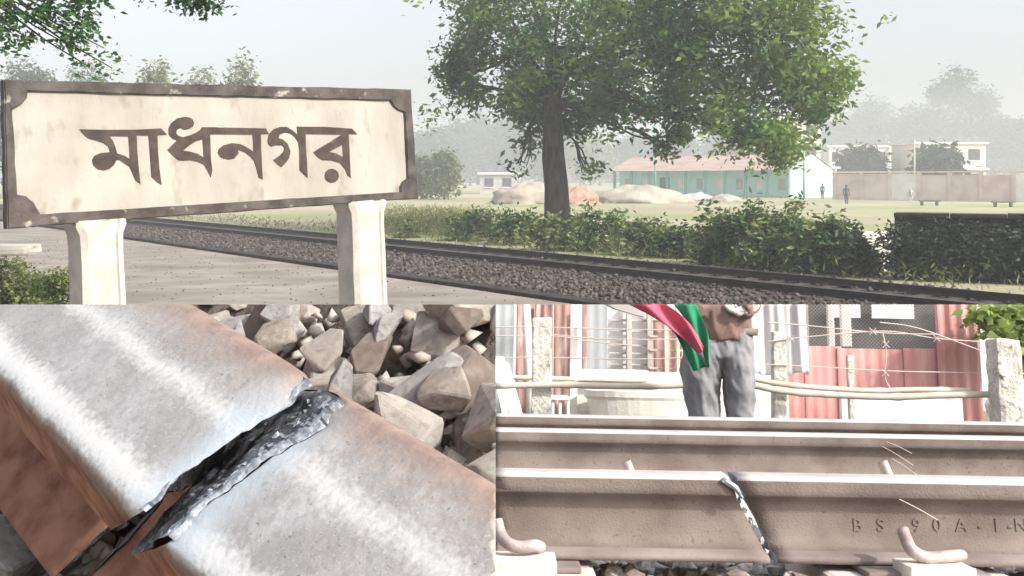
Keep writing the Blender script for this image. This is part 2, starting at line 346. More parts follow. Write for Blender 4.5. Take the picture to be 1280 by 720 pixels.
# ---- trees
def limb(bm, p, q, r0, r1, k=5, wob=.15):
    p = Vector(p); q = Vector(q); L = (q - p).length; pts = []
    for i in range(k + 1):
        t = i / k; o = Vector(noise.noise_vector(p * 3 + Vector((t * 2.3, 0, 0)))) * L * wob * math.sin(math.pi * t)
        pts.append(p.lerp(q, t) + o)
    tube(bm, pts, [r0 + (r1 - r0) * i / k for i in range(k + 1)], 8, wob=.12)
def tree(name, label, base, trunk_top, r, blobs, leaf, m, cat='tree', group=None, per=6, seed=1, droop=.4, limbs=True, lc=1.0, wood='bark', clump=0):
    base = Vector(base); t = tag(empty(name, base), label, cat, group)
    bm = bmesh.new(); tt = Vector(trunk_top) - base
    limb(bm, (0, 0, -.1), tt, r, r * .55, 7, .04)
    if limbs:
        for c, rr, n_ in blobs:
            c = Vector(c) - base; s = tt * random.uniform(.62, 1.0); limb(bm, s, c, r * random.uniform(.12, .24), r * .04, 6, .12)
            if limbs == 2:
                for _ in range(4):
                    e = c + Vector((random.uniform(-1, 1)*rr[0], random.uniform(-1, 1)*rr[1], random.uniform(-1, 1)*rr[2])) * .75
                    limb(bm, s.lerp(c, .6), e, r * .09, r * .03, 4, .15)
    obj('trunk', bm, M[wood], t, smooth=True)
    o = leaf_mesh('crown', [(Vector(c) - base, rr, int(n_ * lc)) for c, rr, n_ in blobs], leaf, m, t, per, droop, seed, clump=clump); o['kind'] = 'stuff'
    return t
def pb(x, y, t, rx, ry, n, rt=None):
    return (P(x, y, t), (rx / F * t, rt if rt else (rx + ry) / 2 / F * t, ry / F * t), n)
G = -.35
T0 = 42
bl = [pb(640,20,43,60,55,300), pb(600,75,42,42,42,170), pb(575,105,42,22,14,30), pb(650,120,42,40,42,170), pb(705,70,41,75,75,420), pb(700,140,43,42,26,130),
      pb(790,50,40,85,75,460), pb(770,130,40,45,30,120), pb(830,150,38,42,34,110), pb(880,60,38,80,75,430), pb(960,60,37,80,80,460), pb(1015,105,37,48,46,210),
      pb(955,150,36,55,35,190), pb(980,185,36,22,16,50), pb(820,-90,42,190,110,800), pb(640,-70,44,110,70,300), pb(940,-30,38,95,60,300), pb(738,213,41,15,6,9), pb(650,207,41,13,5,5), pb(660,176,42,24,9,16), pb(845,178,38,14,18,18),
      pb(575,82,42,16,10,18), pb(730,-160,46,200,60,300)]
tree('roadside_tree', 'large broad crowned tree with thick dark trunk standing behind the shrubs by the track', P(697, 300, 40) * 1 - Vector((0, 0, P(697, 300, 40).z - G)), P(690, 60, 41), .54, bl, .29, M['leaf_a'], per=11, seed=11, limbs=2, lc=1.15, clump=26)
# near shrubs between the rails and the field
rows_ = [(512,290,40,14,9,'low pale green weeds right of the board by the far rail','leaf_y'),
 (590,280,38,30,16,'dark shrub left of the big tree at the left end of the shrub row','leaf_b'), (640,278,36,34,18,'brownish bushy shrub directly left of the tree trunk','leaf_b'),
 (690,285,33,30,15,'low bright green shrub at the foot of the tree trunk','leaf_y'), (742,285,33,40,24,'rounded shrub directly right of the tree trunk','leaf_b'),
 (800,292,31,42,22,'spreading shrub below the long white heap','leaf_y'), (852,300,30,36,18,'small low shrub in the middle between tree and hedge','leaf_b'),
 (905,298,27.6,40,32,'tall green shrub below the left end of the school front','leaf_b'), (965,295,26.4,46,38,'tallest leafy shrub with a top shoot below the school gable','leaf_b'),
 (1030,300,25.2,44,33,'wide leafy shrub left of the creeper covered wall','leaf_b'), (1068,318,24.5,24,20,'small dark shrub beside the creeper covered wall','leaf_c')]
for i, (x, y, t, rx, ry, lab, mm) in enumerate(rows_):
    y += 8; ry *= [1, .9, .75, .7, .85, .6, .65, .92, .95, .8, .7][i]; rx *= [1, .8, .8, .8, .85, .75, .8, .82, .85, .8, 1][i]
    bs = [pb(x, y + 4, t, rx, ry, int(rx * ry * .20) + 40)] + [pb(x + random.uniform(-.8, .8)*rx, y - ry*random.uniform(.2, .9), t, rx*.3, ry*.4, 30) for _ in range(4)]
    bs.append(pb(x, y + ry*.55, t, rx*.95, ry*.4, int(rx * 2.5)))
    for _ in range(5): bs.append(pb(x + random.uniform(-.95, .95) * rx, y - ry * random.uniform(.8, 1.25), t, 4, 8, 9))
    b0 = P(x, y, t); b0.z = G
    tree('shrub', lab, b0, P(x, y, t), .07, bs, .20, M[mm], 'shrub', 'shrubs growing along the far side of the track', per=7, seed=50 + i, limbs=True, droop=-.1, clump=14)
# creeper wall on the right
wp = [P(1118, 300, 24.0), P(1420, 300, 22.0)]; t = tag(empty('boundary_wall', (wp[0].x, wp[0].y, G)), 'low concrete wall with a dark flat coping buried in dark creeper at the right', 'wall')
dv = Vector((wp[1].x - wp[0].x, wp[1].y - wp[0].y, 0)); ln = dv.length; az = math.atan2(dv.y, dv.x); t.rotation_euler = (0, 0, az)
hh = P(1118, 265.5, 24.0).z - G
obj('wall', boxm((0, .02, -.1), (ln, .30, hh - .1), .01), M['ballast'], t)
cpx = 0
while cpx < ln:
    obj('coping_slab', boxm((cpx, -.22, hh - .1), (cpx + 1.18, .45, hh + random.uniform(-.02, .015)), .015), M['kerb'], t); cpx += 1.2
bs = [((x_, -.35, hh * .42), (.55, .34, hh * .46), 270) for x_ in np.arange(.1, ln, .62)]
o = leaf_mesh('creeper', bs, .13, M['leaf_c'], t, 6, .3, 77); o['kind'] = 'stuff'
# low pale wall stub between the shrubs
b0 = P(1092, 300, 26); o = obj('wall_stub', boxm((-.5, -.1, -.05), (.42, .1, .98), .02), M['white']); o.location = (b0.x, b0.y, G); tag(o, 'short pale plastered wall stub between the leafy shrub and the creeper wall', 'wall')
# grass verge
n = 5000; rs = np.random.RandomState(9); Bl = []
for k in range(26):
    s = 22 + k * 2.2; p = tr(26.9 + rs.uniform(0, 1.0), s); Bl.append(((p.x, p.y, G + .04), (1.2, 1.2, .07), 45))
for k in range(40):
    p = P(480 + rs.uniform(-20, 120), 0, 45 + rs.uniform(-4, 25)); Bl.append(((p.x, p.y, G + .1), (2.2, 2.4, .25), 120))
tag(leaf_mesh('verge_grass', Bl, .22, M['grass'], None, 3, -.9, 21, .16), 'green and straw coloured grass along the far verge of the track', 'grass', kind='stuff')
# ---- heaps
def heap(name, x, y, t, w, h, m, label, seed, cat='heap'):
    bm = bmesh.new(); bmesh.ops.create_uvsphere(bm, u_segments=40, v_segments=16, radius=1)
    for v in bm.verts:
        r = math.hypot(v.co.x, v.co.y); z = max(0, v.co.z) ** .8 * (1 - .25 * r)
        k = 1 + .35 * noise.noise(v.co * 2.2 + Vector((seed, 0, 0))); v.co = Vector((v.co.x * w * k, v.co.y * w * .6 * k, z * h * (1 + .4 * noise.noise(v.co * 3 + Vector((0, seed, 0)))) - .03))
    o = obj(name, bm, m, smooth=True); b = P(x, y, t); o.location = (b.x, b.y, G); tag(o, label, cat); return o
heap('sand_heap', 660, 250, 92, 3.6, 2.0, M['sand'], 'pale pinkish sand heap left of the tree trunk', 3)
heap('sand_heap', 795, 250, 96, 5.0, 1.7, M['sand'], 'long low white sand heap between the trunk and the school', 9)
heap('sand_heap', 905, 250, 100, 1.6, .8, M['sand'], 'small cream sand heap in front of the school front', 19)
heap('brick_heap', 722, 250, 90, 2.0, 1.7, M['brick_pile'], 'orange brick heap just right of the tree trunk', 5)
heap('rubble_heap', 868, 250, 104, 3.0, .8, M['grey'], 'low dark rubble heap in front of the school veranda', 8)
# ---- school
A = P(765, 247, 136.5); B = P(985, 247, 118); A.z = B.z = G
sd = (B - A); sl_ = sd.length; saz = math.atan2(sd.y, sd.x)
sc_ = tag(empty('school', A, saz), 'long single storey turquoise school with a pinkish tin roof and pale gable end', 'school')
H = 3.4; Dp = 10.0
bm = bmesh.new(); box(bm, (0, 1.6, 0), (sl_, Dp, H)); bmesh.ops.recalc_face_normals(bm, faces=bm.faces); obj('wall', bm, M['turq'], sc_)
bm = bmesh.new(); vs = [bm.verts.new(p) for p in ((sl_+.01, 0, 0), (sl_+.01, Dp, 0), (sl_+.01, Dp, H), (sl_+.01, Dp/2, H+1.75), (sl_+.01, 0, H))]
v2 = [bm.verts.new(v.co + Vector((.25, 0, 0))) for v in vs]; bm.faces.new(vs); bm.faces.new(v2[::-1])
for k in range(5): bm.faces.new((vs[k], v2[k], v2[(k+1) % 5], vs[(k+1) % 5]))
bmesh.ops.recalc_face_normals(bm, faces=bm.faces); obj('gable', bm, M['turq_p'], sc_)
def corr_sheet(p0, ux, uy, w, h, pitch, amp, m, name='sheet', parent=None, nrm=None, thick=0, planes=None, mtx=Matrix()):
    """one corrugated sheet: ridges run along uy"""
    ux = Vector(ux); uy = Vector(uy); nrm = nrm or ux.cross(uy).normalized(); n_ = max(4, int(w / pitch * 6)); bm = bmesh.new(); rows = []
    for j in range(3):
        rows.append([bm.verts.new(Vector(p0) + ux * (w * i / n_) + uy * (h * j / 2) + nrm * (amp * math.sin(2 * math.pi * i * w / n_ / pitch))) for i in range(n_ + 1)])
    for j in range(2):
        for i in range(n_): bm.faces.new((rows[j][i], rows[j][i+1], rows[j+1][i+1], rows[j+1][i]))
    if planes: clip(bm, planes, mtx, fill=False)
    if not bm.faces: bm.free(); return None
    geo = bmesh.ops.extrude_face_region(bm, geom=bm.faces[:]); 
    for v in [g for g in geo['geom'] if isinstance(g, bmesh.types.BMVert)]: v.co -= nrm * .004
    bmesh.ops.recalc_face_normals(bm, faces=bm.faces); return obj(name, bm, m, parent, smooth=False)
sl2 = math.hypot(Dp/2 + .5, 1.75 + .2)
us = Vector((0, Dp/2 + .5, 1.95)).normalized()
for k in range(10):
    w = (sl_ + .8) / 10; corr_sheet((-.4 + k*w, -.5, H - .2 + .02*(k % 2)), (1, 0, 0), us, w + .1, sl2, .45, .04, M['roofp'], 'roof_sheet', sc_)
corr_sheet((-.4, Dp + .5, H - .2), (1, 0, 0), Vector((0, -(Dp/2+.5), 1.95)).normalized(), sl_ + .8, sl2, .45, .04, M['roofp'], 'roof_back', sc_)
for k in range(10):
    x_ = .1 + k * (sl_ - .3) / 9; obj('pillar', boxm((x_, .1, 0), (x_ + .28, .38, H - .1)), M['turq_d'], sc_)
for k in range(9):
    x_ = 1.0 + k * (sl_ - .3) / 9
    if k == 2: obj('door', boxm((x_, 1.5, 0), (x_ + 1.5, 1.62, 2.4)), M['dark'], sc_)
    else: obj('window', boxm((x_, 1.52, .9), (x_ + .9, 1.62, 2.2)), M['white'] if k % 2 else M['grey'], sc_)
obj('plinth', boxm((-.1, -.1, -.1), (sl_ + .1, 1.7, .25)), M['grey'], sc_)
# outbuilding + boundary wall
def bldg(name, x0, x1, ytop, t, m, label, cat='building', depth=8, rows=1, cols=4, roofm=None, win='dark', verandah=False, x1t=None):
    a = P(x0, 0, t); b = P(x1, 0, x1t or t); w = (Vector((b.x, b.y)) - Vector((a.x, a.y))).length; h = P(x0, ytop, t).z - G
    e = tag(empty(name, (a.x, a.y, G), math.atan2(b.y - a.y, b.x - a.x)), label, cat)
    obj('wall', boxm((0, 0, 0), (w, depth, h)), m, e); obj('roof', boxm((-.35, -.35, h), (w + .35, depth + .35, h + .28)), roofm or M['white'], e)
    fh = h / rows
    for r in range(rows):
        if r: obj('floor_slab', boxm((-.3, -.5, r * fh - .12), (w + .3, -.003, r * fh + .12)), M['white'], e)
        for c in range(cols):
            cw = w / cols; x_ = c * cw + cw * .25
            f = obj('window', boxm((x_, -.06, r * fh + fh * .35), (x_ + cw * .5, -.004, r * fh + fh * .8)), M[win], e)
            obj('sill', boxm((x_ - .1, -.14, r * fh + fh * .35 - .12), (x_ + cw * .5 + .1, -.004, r * fh + fh * .35 - .003)), M['white'], f)
        if verandah:
            for c in range(cols + 1): x_ = min(c * w / cols, w - .3); obj('pillar', boxm((x_, -.5, r * fh + .12), (x_ + .3, -.2, (r + 1) * fh - .12)), M['white'], e)
    return e
bldg('outbuilding', 1026, 1046, 211, 132, M['white'], 'small white outbuilding joined to the right of the school gable', depth=4, cols=1)
bldg('office_building', 1036, 1140, 184, 165, M['white'], 'long two storey building with white veranda slabs behind the pink wall', rows=2, cols=7, verandah=True)
bldg('house', 1146, 1232, 180, 150, M['yelw'], 'cream two storey block rising behind the right part of the wall', rows=2, cols=3, depth=10)
bldg('apartment_building', 930, 1026, 150, 150, M['pinkw'], 'pink three storey building half hidden behind the hanging tree crown', rows=3, cols=4, depth=12)
bldg('shed', 600, 645, 218, 150, M['grey'], 'low shed with a pale tin roof among the hazy trees left of the trunk', 'shed', rows=1, cols=2, depth=6)
wa = P(1041, 0, 110); wb = P(1330, 0, 96); e = tag(empty('compound_wall', (wa.x, wa.y, G), math.atan2(wb.y - wa.y, wb.x - wa.x)), 'long pinkish panelled compound wall running to the right across the field', 'wall')
wl = (wb - wa).length; k = 0; x_ = 0
while x_ < wl:
    obj('pilaster', boxm((x_, -.12, 0), (x_ + .35, .3, 2.85)), M['pinkw'], e)
    obj('panel', boxm((x_ + .36, 0, 0), (x_ + 2.9, .2, 2.6 + (.15 if k < 3 else 0))), M['pinkw' if k % 4 != 2 else 'white'], e)
    obj('coping', boxm((x_ - .05, -.16, 2.86), (x_ + 2.94, .34, 3.0)), M['white' if k < 3 else 'pinkw'], e); x_ += 2.95; k += 1
# benches, poles, walkers
def bench(x, t, label):
    b = P(x, 0, t); e = tag(empty('bench', (b.x, b.y, G)), label, 'bench')
    obj('seat', boxm((-.85, -.25, .34), (.85, .25, .44)), M['dark'], e)
    for s in (-.7, .55): obj('leg', boxm((s, -.2, 0), (s + .12, .2, .337)), M['dark'], e)
bench(1162, 86, 'dark low bench in the field above the left end of the creeper wall'); bench(1254, 82, 'brown low bench in the field at the right edge')
def pole(x, t, h, label):
    b = P(x, 0, t); bm = bmesh.new(); tube(bm, [(0, 0, -.1), (0, 0, h)], [.12, .08], 10); o = obj('utility_pole', bm, M['turq_d'] if x < 1010 else M['grey'], smooth=True); o.location = (b.x, b.y, G); tag(o, label, 'pole')
pole(1005, 112, 7.2, 'thin pole standing in front of the school gable'); pole(1143, 112, 6.5, 'thin pale pole in front of the compound wall'); pole(819, 128, 9.0, 'thin pole rising behind the school roof')
def walker(x, t, label, shirt, s=1.0):
    b = P(x, 0, t); e = tag(empty('person', (b.x, b.y, G)), label, 'person')
    bm = bmesh.new()
    for sx in (-1, 1):
        tube(bm, [(sx*.09, 0, .86*s), (sx*.10, .02*sx, .46*s), (sx*.11, .08*sx, .08), (sx*.11, .08*sx - .12, .02)], [.12, .09, .065, .05], 8)
        tube(bm, [(sx*.19, 0, 1.38*s), (sx*.25, .02, 1.1*s), (sx*.26, -.06, .84*s), (sx*.26, -.07, .74*s)], [.07, .058, .045, .045], 8)
    tube(bm, [(0, 0, .80*s), (0, 0, .95*s), (0, 0, 1.1*s), (0, 0, 1.32*s), (0, 0, 1.42*s), (0, 0, 1.5*s)], [.21, .22, .20, .25, .2, .07], 10, flat=.62)
    tube(bm, [(0, 0, 1.48*s), (0, 0, 1.54*s), (0, -.01, 1.62*s), (0, 0, 1.70*s), (0, 0, 1.74*s)], [.06, .10, .12, .10, .03], 10)
    obj('body', bm, M[shirt], e, smooth=True)
walker(1058, 92, 'person in dark clothes standing before the pink compound wall', 'cloth_d'); walker(1138, 96, 'person in grey standing in the field beside the dark bench', 'grey', .8)
walker(1028, 113, 'person in dark clothes beside the white outbuilding', 'cloth_d')
# ---- far trees
def ftree(x, ytop, t, rx, label, m='leaf_f', seed=1, wood='bark', dens=1.0, leaf=.7):
    b = P(x, 0, t); b.z = G; zt = P(x, ytop, t).z; h = zt - G; w = rx / F * t; rs = random.Random(seed); bs = []
    for k in range(9):
        a_ = rs.uniform(0, 6.28); rr = rs.uniform(.1, .62); zz = G + h * rs.uniform(.35, .84)
        s = w * rs.uniform(.34, .55); bs.append(((b.x + math.cos(a_)*w*rr, b.y + math.sin(a_)*w*rr, zz), (s, s, min(s * .8, (zt - zz))), int(115 * dens)))
    bs.append(((b.x, b.y, G + h * .83), (w*.45, w*.45, h*.17), int(120 * dens)))
    bs.append(((b.x, b.y, G + h * .3), (w*.8, w*.8, h*.22), int(90 * dens)))
    tree('tree', label, b, (b.x, b.y, G + h * .6), h * .028, bs, leaf, M[m], 'tree', 'hazy trees beyond the field', per=5, seed=seed, limbs=True, wood=wood)
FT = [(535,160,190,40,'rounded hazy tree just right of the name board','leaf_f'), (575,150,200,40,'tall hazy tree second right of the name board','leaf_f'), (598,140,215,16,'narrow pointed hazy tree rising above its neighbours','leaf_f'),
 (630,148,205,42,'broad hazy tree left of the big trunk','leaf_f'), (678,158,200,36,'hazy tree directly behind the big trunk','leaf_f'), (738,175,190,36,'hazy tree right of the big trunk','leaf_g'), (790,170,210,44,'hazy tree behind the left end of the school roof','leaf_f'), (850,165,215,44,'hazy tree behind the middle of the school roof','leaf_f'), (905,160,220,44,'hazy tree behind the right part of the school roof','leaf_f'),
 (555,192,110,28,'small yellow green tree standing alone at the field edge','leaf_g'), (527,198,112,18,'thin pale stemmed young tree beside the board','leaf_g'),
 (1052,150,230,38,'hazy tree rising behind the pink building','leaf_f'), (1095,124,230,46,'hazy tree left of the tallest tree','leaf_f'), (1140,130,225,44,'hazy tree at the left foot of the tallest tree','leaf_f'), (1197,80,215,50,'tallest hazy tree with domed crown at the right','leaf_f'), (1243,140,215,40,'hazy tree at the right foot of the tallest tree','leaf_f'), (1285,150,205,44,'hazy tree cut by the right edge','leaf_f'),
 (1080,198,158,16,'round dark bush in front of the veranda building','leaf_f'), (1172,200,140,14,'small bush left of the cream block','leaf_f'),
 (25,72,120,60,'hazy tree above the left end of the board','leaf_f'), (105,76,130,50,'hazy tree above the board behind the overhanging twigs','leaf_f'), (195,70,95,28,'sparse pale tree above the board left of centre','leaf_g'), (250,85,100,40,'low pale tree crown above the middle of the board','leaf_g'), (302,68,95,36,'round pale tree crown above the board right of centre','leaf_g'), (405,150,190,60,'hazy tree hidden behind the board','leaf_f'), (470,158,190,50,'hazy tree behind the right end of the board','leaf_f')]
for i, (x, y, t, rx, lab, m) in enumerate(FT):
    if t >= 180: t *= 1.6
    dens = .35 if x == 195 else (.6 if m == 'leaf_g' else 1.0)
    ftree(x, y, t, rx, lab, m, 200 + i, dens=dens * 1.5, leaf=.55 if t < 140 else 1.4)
for i in range(14):       # understorey that closes the gaps low down
    x = -60 + i * 108; ftree(x, 196 + (i * 7) % 12, 430, 75, 'dark hazy thicket far beyond the field, number %s from the left' % ['one','two','three','four','five','six','seven','eight','nine','ten','eleven','twelve','thirteen','fourteen'][i], 'leaf_f', 300 + i, leaf=2.2, dens=1.8)
# ---- overhanging twigs top left, rooted in a tree outside the picture
e = tag(empty('overhanging_tree', (-9.5, 11.5, 0)), 'leafy tree at the platform whose thin twigs hang into the top left corner', 'tree')
bm = bmesh.new(); limb(bm, (0, 0, -.1), (.3, .4, 6.5), .25, .14, 7)
tips = [(20,10),(55,20),(85,45),(105,5),(30,45),(60,5),(0,60),(130,60),(5,30),(100,30),(95,62),(140,85),(112,84)]; BS = []
O = Vector((-9.5, 11.5, 0)); hub = Vector((1.6, .3, 5.0)); limb(bm, (.3, .4, 5.6), hub, .12, .05)
for x, y in tips:
    p = P(x, y, 11.5) - O; limb(bm, hub, p, .03, .006, 6, .1); nn_ = 18 if y < 55 else 5
    BS.append((p, (.16, .16, .12), nn_)); BS.append((p + Vector((random.uniform(-.2, .1), 0, random.uniform(0, .2))), (.22, .16, .15), nn_ // 2))
hub2 = Vector((5.5, .3, 5.2)); limb(bm, (.3, .4, 6.3), hub2, .10, .03)
for x, y, n_ in [(190,-4,5), (232,2,14), (245,10,12), (262,-2,14), (275,4,6), (258,14,4), (215,-6,8)]:
    p = P(x, y, 11.5) - O; limb(bm, hub2, p, .02, .005, 5, .1); BS.append((p, (.12, .12, .07), n_))
for k in range(26): BS.append(((random.uniform(-2.5, 3), random.uniform(-2, 3), random.uniform(5.6, 9)), (.7, .7, .5), 60))
obj('trunk', bm, M['bark'], e, smooth=True); o = leaf_mesh('crown', BS, .085, M['leaf_a'], e, 5, .4, 41, .55); o['kind'] = 'stuff'
# ---- weeds and broken slab at the lower left of the board
b = P(30, 340, 14.2)
w_ = empty('weed_clump', (b.x, b.y, 0)); tag(w_, 'yellow green leafy weed clump growing beside the left post of the board', 'weeds')
bs = [((-1.25 + 1.7 * k_ / 30 + random.uniform(-.1, .1), random.uniform(-.4, .5), random.uniform(.15, 1.02 - .42 * k_ / 30)), (.24, .26, .16), 120) for k_ in range(31)]
o = leaf_mesh('foliage', bs, .06, M['leaf_y'], w_, 5, -.1, 61, .5); o['kind'] = 'stuff'
bm = bmesh.new()
for k in range(30): a_ = (random.uniform(-.6, .3), random.uniform(-.3, .3)); tube(bm, [(a_[0], a_[1], -.01), (a_[0]*1.15, a_[1]*1.15, random.uniform(.3, .6))], [.006, .003], 5)
obj('stem', bm, M['leaf_y'], w_)
b = P(-20, 298, 13.6); s_ = tag(empty('stone_bench', (b.x, b.y, 0), .15), 'pale broken concrete slab bench behind the weeds at the left edge', 'bench')
bm = boxm((-1.6, -.3, .98), (.62, .4, 1.10), .03); bmesh.ops.subdivide_edges(bm, edges=bm.edges[:], cuts=3)
for v in bm.verts: v.co += Vector(noise.noise_vector(v.co * 6)) * .02
obj('slab', bm, M['postw'], s_); obj('leg', boxm((-.25, -.1, -.02), (-.05, .3, .978), .02), M['postw'], s_); obj('leg', boxm((-1.3, -.2, -.02), (-1.0, .3, .978), .02), M['kerb'], s_)


# ================================================================== LOWER LEFT PLACE: close view of the broken rail on its ballast
C0 = Vector((0, 0, CZ))
U = Vector((.666, -.726, -.171)).normalized(); Vv = Vector((.675, .489, .553)); Vv = (Vv - U * Vv.dot(U)).normalized(); Nn = U.cross(Vv).normalized()
P0 = P(302, 562, .32)
RM = Matrix(((U.x, Vv.x, Nn.x, P0.x), (U.y, Vv.y, Nn.y, P0.y), (U.z, Vv.z, Nn.z, P0.z), (0, 0, 0, 1)))   # local x along the rail, y across, z up from the head
def head_mat():
    m = bpy.data.materials.new('worn_steel'); m.use_nodes = True; n = m.node_tree; L = n.links.new; b = n.nodes['Principled BSDF']
    tc = n.nodes.new('ShaderNodeTexCoord'); sx = n.nodes.new('ShaderNodeSeparateXYZ'); L(tc.outputs['Object'], sx.inputs[0])
    def nz(scale, det=8, vec=None):
        q = n.nodes.new('ShaderNodeTexNoise'); q.inputs['Scale'].default_value = scale; q.inputs['Detail'].default_value = det
        L(vec or tc.outputs['Object'], q.inputs['Vector']); return q.outputs[0]
    def ramp(src, stops):
        r = n.nodes.new('ShaderNodeValToRGB'); el = r.color_ramp.elements
        while len(el) < len(stops): el.new(.5)
        for e_, (p, c) in zip(el, stops): e_.position = p; e_.color = (*c, 1) if len(c) == 3 else c
        L(src, r.inputs[0]); return r.outputs[0]
    def mix(f, a, b_):
        q = n.nodes.new('ShaderNodeMix'); q.data_type = 'RGBA'; L(f, q.inputs[0]); L(a, q.inputs[6])
        if isinstance(b_, tuple): q.inputs[7].default_value = (*b_, 1)
        else: L(b_, q.inputs[7])
        return q.outputs[2]
    def math_(op, a, b_=0.0):
        q = n.nodes.new('ShaderNodeMath'); q.operation = op
        for i, s in enumerate((a, b_)):
            if isinstance(s, (int, float)): q.inputs[i].default_value = s
            else: L(s, q.inputs[i])
        return q.outputs[0]
    base = ramp(nz(38), [(.30, (.36, .345, .335)), (.5, (.48, .465, .455)), (.70, (.62, .61, .60))])
    base = mix(ramp(nz(14), [(.42, (0, 0, 0)), (.62, (.8, .8, .8))]), base, (.40, .37, .355))
    spk = ramp(nz(700, 2), [(.29, (.9, .9, .9)), (.34, (0, 0, 0))]); base = mix(spk, base, (.22, .17, .15))
    spk2 = ramp(nz(1500, 2), [(.60, (0, 0, 0)), (.72, (.5, .5, .5))]); base = mix(spk2, base, (.80, .81, .83)); fine = ramp(nz(260, 6), [(.36, (.55, .55, .55)), (.52, (0, 0, 0))]); base = mix(fine, base, (.36, .33, .31))
    big = ramp(nz(70, 3), [(.71, (0, 0, 0)), (.76, (1, 1, 1))]); base = mix(big, base, (.26, .23, .20))
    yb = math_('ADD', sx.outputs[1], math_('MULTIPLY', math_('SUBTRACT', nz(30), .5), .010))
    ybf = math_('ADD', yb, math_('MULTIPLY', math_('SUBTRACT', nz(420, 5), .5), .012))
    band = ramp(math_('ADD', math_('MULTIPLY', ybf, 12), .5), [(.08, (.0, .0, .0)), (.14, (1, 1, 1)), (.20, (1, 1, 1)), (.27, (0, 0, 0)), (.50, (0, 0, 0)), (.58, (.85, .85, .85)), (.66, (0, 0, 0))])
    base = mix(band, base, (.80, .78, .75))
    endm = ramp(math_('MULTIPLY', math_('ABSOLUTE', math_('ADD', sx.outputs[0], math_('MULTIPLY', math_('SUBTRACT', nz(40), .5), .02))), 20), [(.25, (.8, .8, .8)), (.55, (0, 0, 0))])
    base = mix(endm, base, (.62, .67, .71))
    dk = ramp(math_('ADD', math_('MULTIPLY', yb, 12), .5), [(.03, (.0, .0, .0)), (.055, (1, 1, 1)), (.085, (1, 1, 1)), (.115, (0, 0, 0))]); base = mix(dk, base, (.20, .14, .12))
    # rust on the gauge sides and along the far shoulder
    wob = math_('MULTIPLY', math_('SUBTRACT', nz(60), .5), .016)
    yy = math_('ADD', sx.outputs[1], wob); zz = math_('ADD', sx.outputs[2], wob)
    fr = ramp(math_('MULTIPLY', yy, 20), [(.26, (0, 0, 0)), (.62, (1, 1, 1))])
    side = ramp(math_('MULTIPLY', zz, -40), [(.22, (0, 0, 0)), (.36, (1, 1, 1))])
    rust = ramp(nz(90), [(.3, (.11, .042, .022)), (.5, (.25, .10, .052)), (.72, (.38, .20, .13))])
    rustfar = ramp(nz(120), [(.3, (.17, .12, .10)), (.7, (.30, .22, .185))])
    col = mix(fr, base, rustfar); col = mix(side, col, rust)
    L(col, b.inputs['Base Color'])
    mt = math_('MULTIPLY', math_('SUBTRACT', 1.0, math_('MAXIMUM', fr, side)), .42); L(mt, b.inputs['Metallic'])
    ro = math_('ADD', math_('MULTIPLY', nz(50), .22), math_('ADD', .22, math_('MULTIPLY', math_('MAXIMUM', fr, side), .4))); L(ro, b.inputs['Roughness'])
    bp = n.nodes.new('ShaderNodeBump'); bp.inputs['Strength'].default_value = .8; bp.inputs['Distance'].default_value = .0005
    L(math_('ADD', nz(420, 4), math_('MULTIPLY', nz(45, 3), 2.2)), bp.inputs['Height']); L(bp.outputs[0], b.inputs['Normal'])
    return m
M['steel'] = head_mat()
M['fract'] = mat('fresh_fracture', (.06, .062, .072), (.17, .172, .19), 70, .8, metal=.1, bump=.0006, bscale=500, c3=(.38, .40, .43), s3=600, t3=.64, w3=.03)
M['frlip'] = mat('bright_fracture_lip', (.22, .235, .26), (.46, .49, .53), 400, .6, metal=.3, bump=.0008, bscale=500, c3=(.16, .17, .19), s3=120, t3=.62, w3=.04)
M['rust'] = mat('rusty_rail_foot', (.21, .095, .06), (.36, .19, .13), 45, .95, bump=.0025, bscale=120, c3=(.38, .22, .17), s3=18, t3=.64, detail=8)
# profile of the full section, z measured down from the running surface
def sec_pts():
    pts = []
    for i in range(25):                                    # crown
        y = -.0275 + .055 * i / 24; pts.append((y, -.0010 * (y / .0275) ** 2))
    for i in range(1, 7): a_ = math.pi/2 * i / 6; pts.append((.0275 + .0085 * math.sin(a_), -.0010 - .0085 * (1 - math.cos(a_))))
    for q in ((.0355, -.016), (.0352, -.024), (.0345, -.034), (.031, -.0375), (.012, -.044), (.0075, -.055), (.007, -.08), (.008, -.105), (.014, -.12), (.035, -.127), (.066, -.132), (.068, -.134), (.068, -.143), (.02, -.143)): pts.append(q)
    left = [(-y, z) for y, z in pts[::-1][:-25] ]
    return pts + left
SEC = sec_pts()
def crack(y, z):           # where the fracture surface meets this point of the section
    n1 = noise.noise(Vector((y * 55, z * 55, 1.3))); n2 = noise.noise(Vector((y * 210, z * 210, 4.1))); n3 = noise.noise(Vector((y * 600, z * 600, 9)))
    kk = 1.55 + .75 * min(1, max(0, (y + .012) / .030))
    return (kk * z if z > -.04 else -.04 * kk + 1.5 * (z + .04)) + .0035 * math.sin(y * 70) + .004 * n1 + .0016 * n2 + .0007 * n3 - .0015 * math.cos(y * 80)
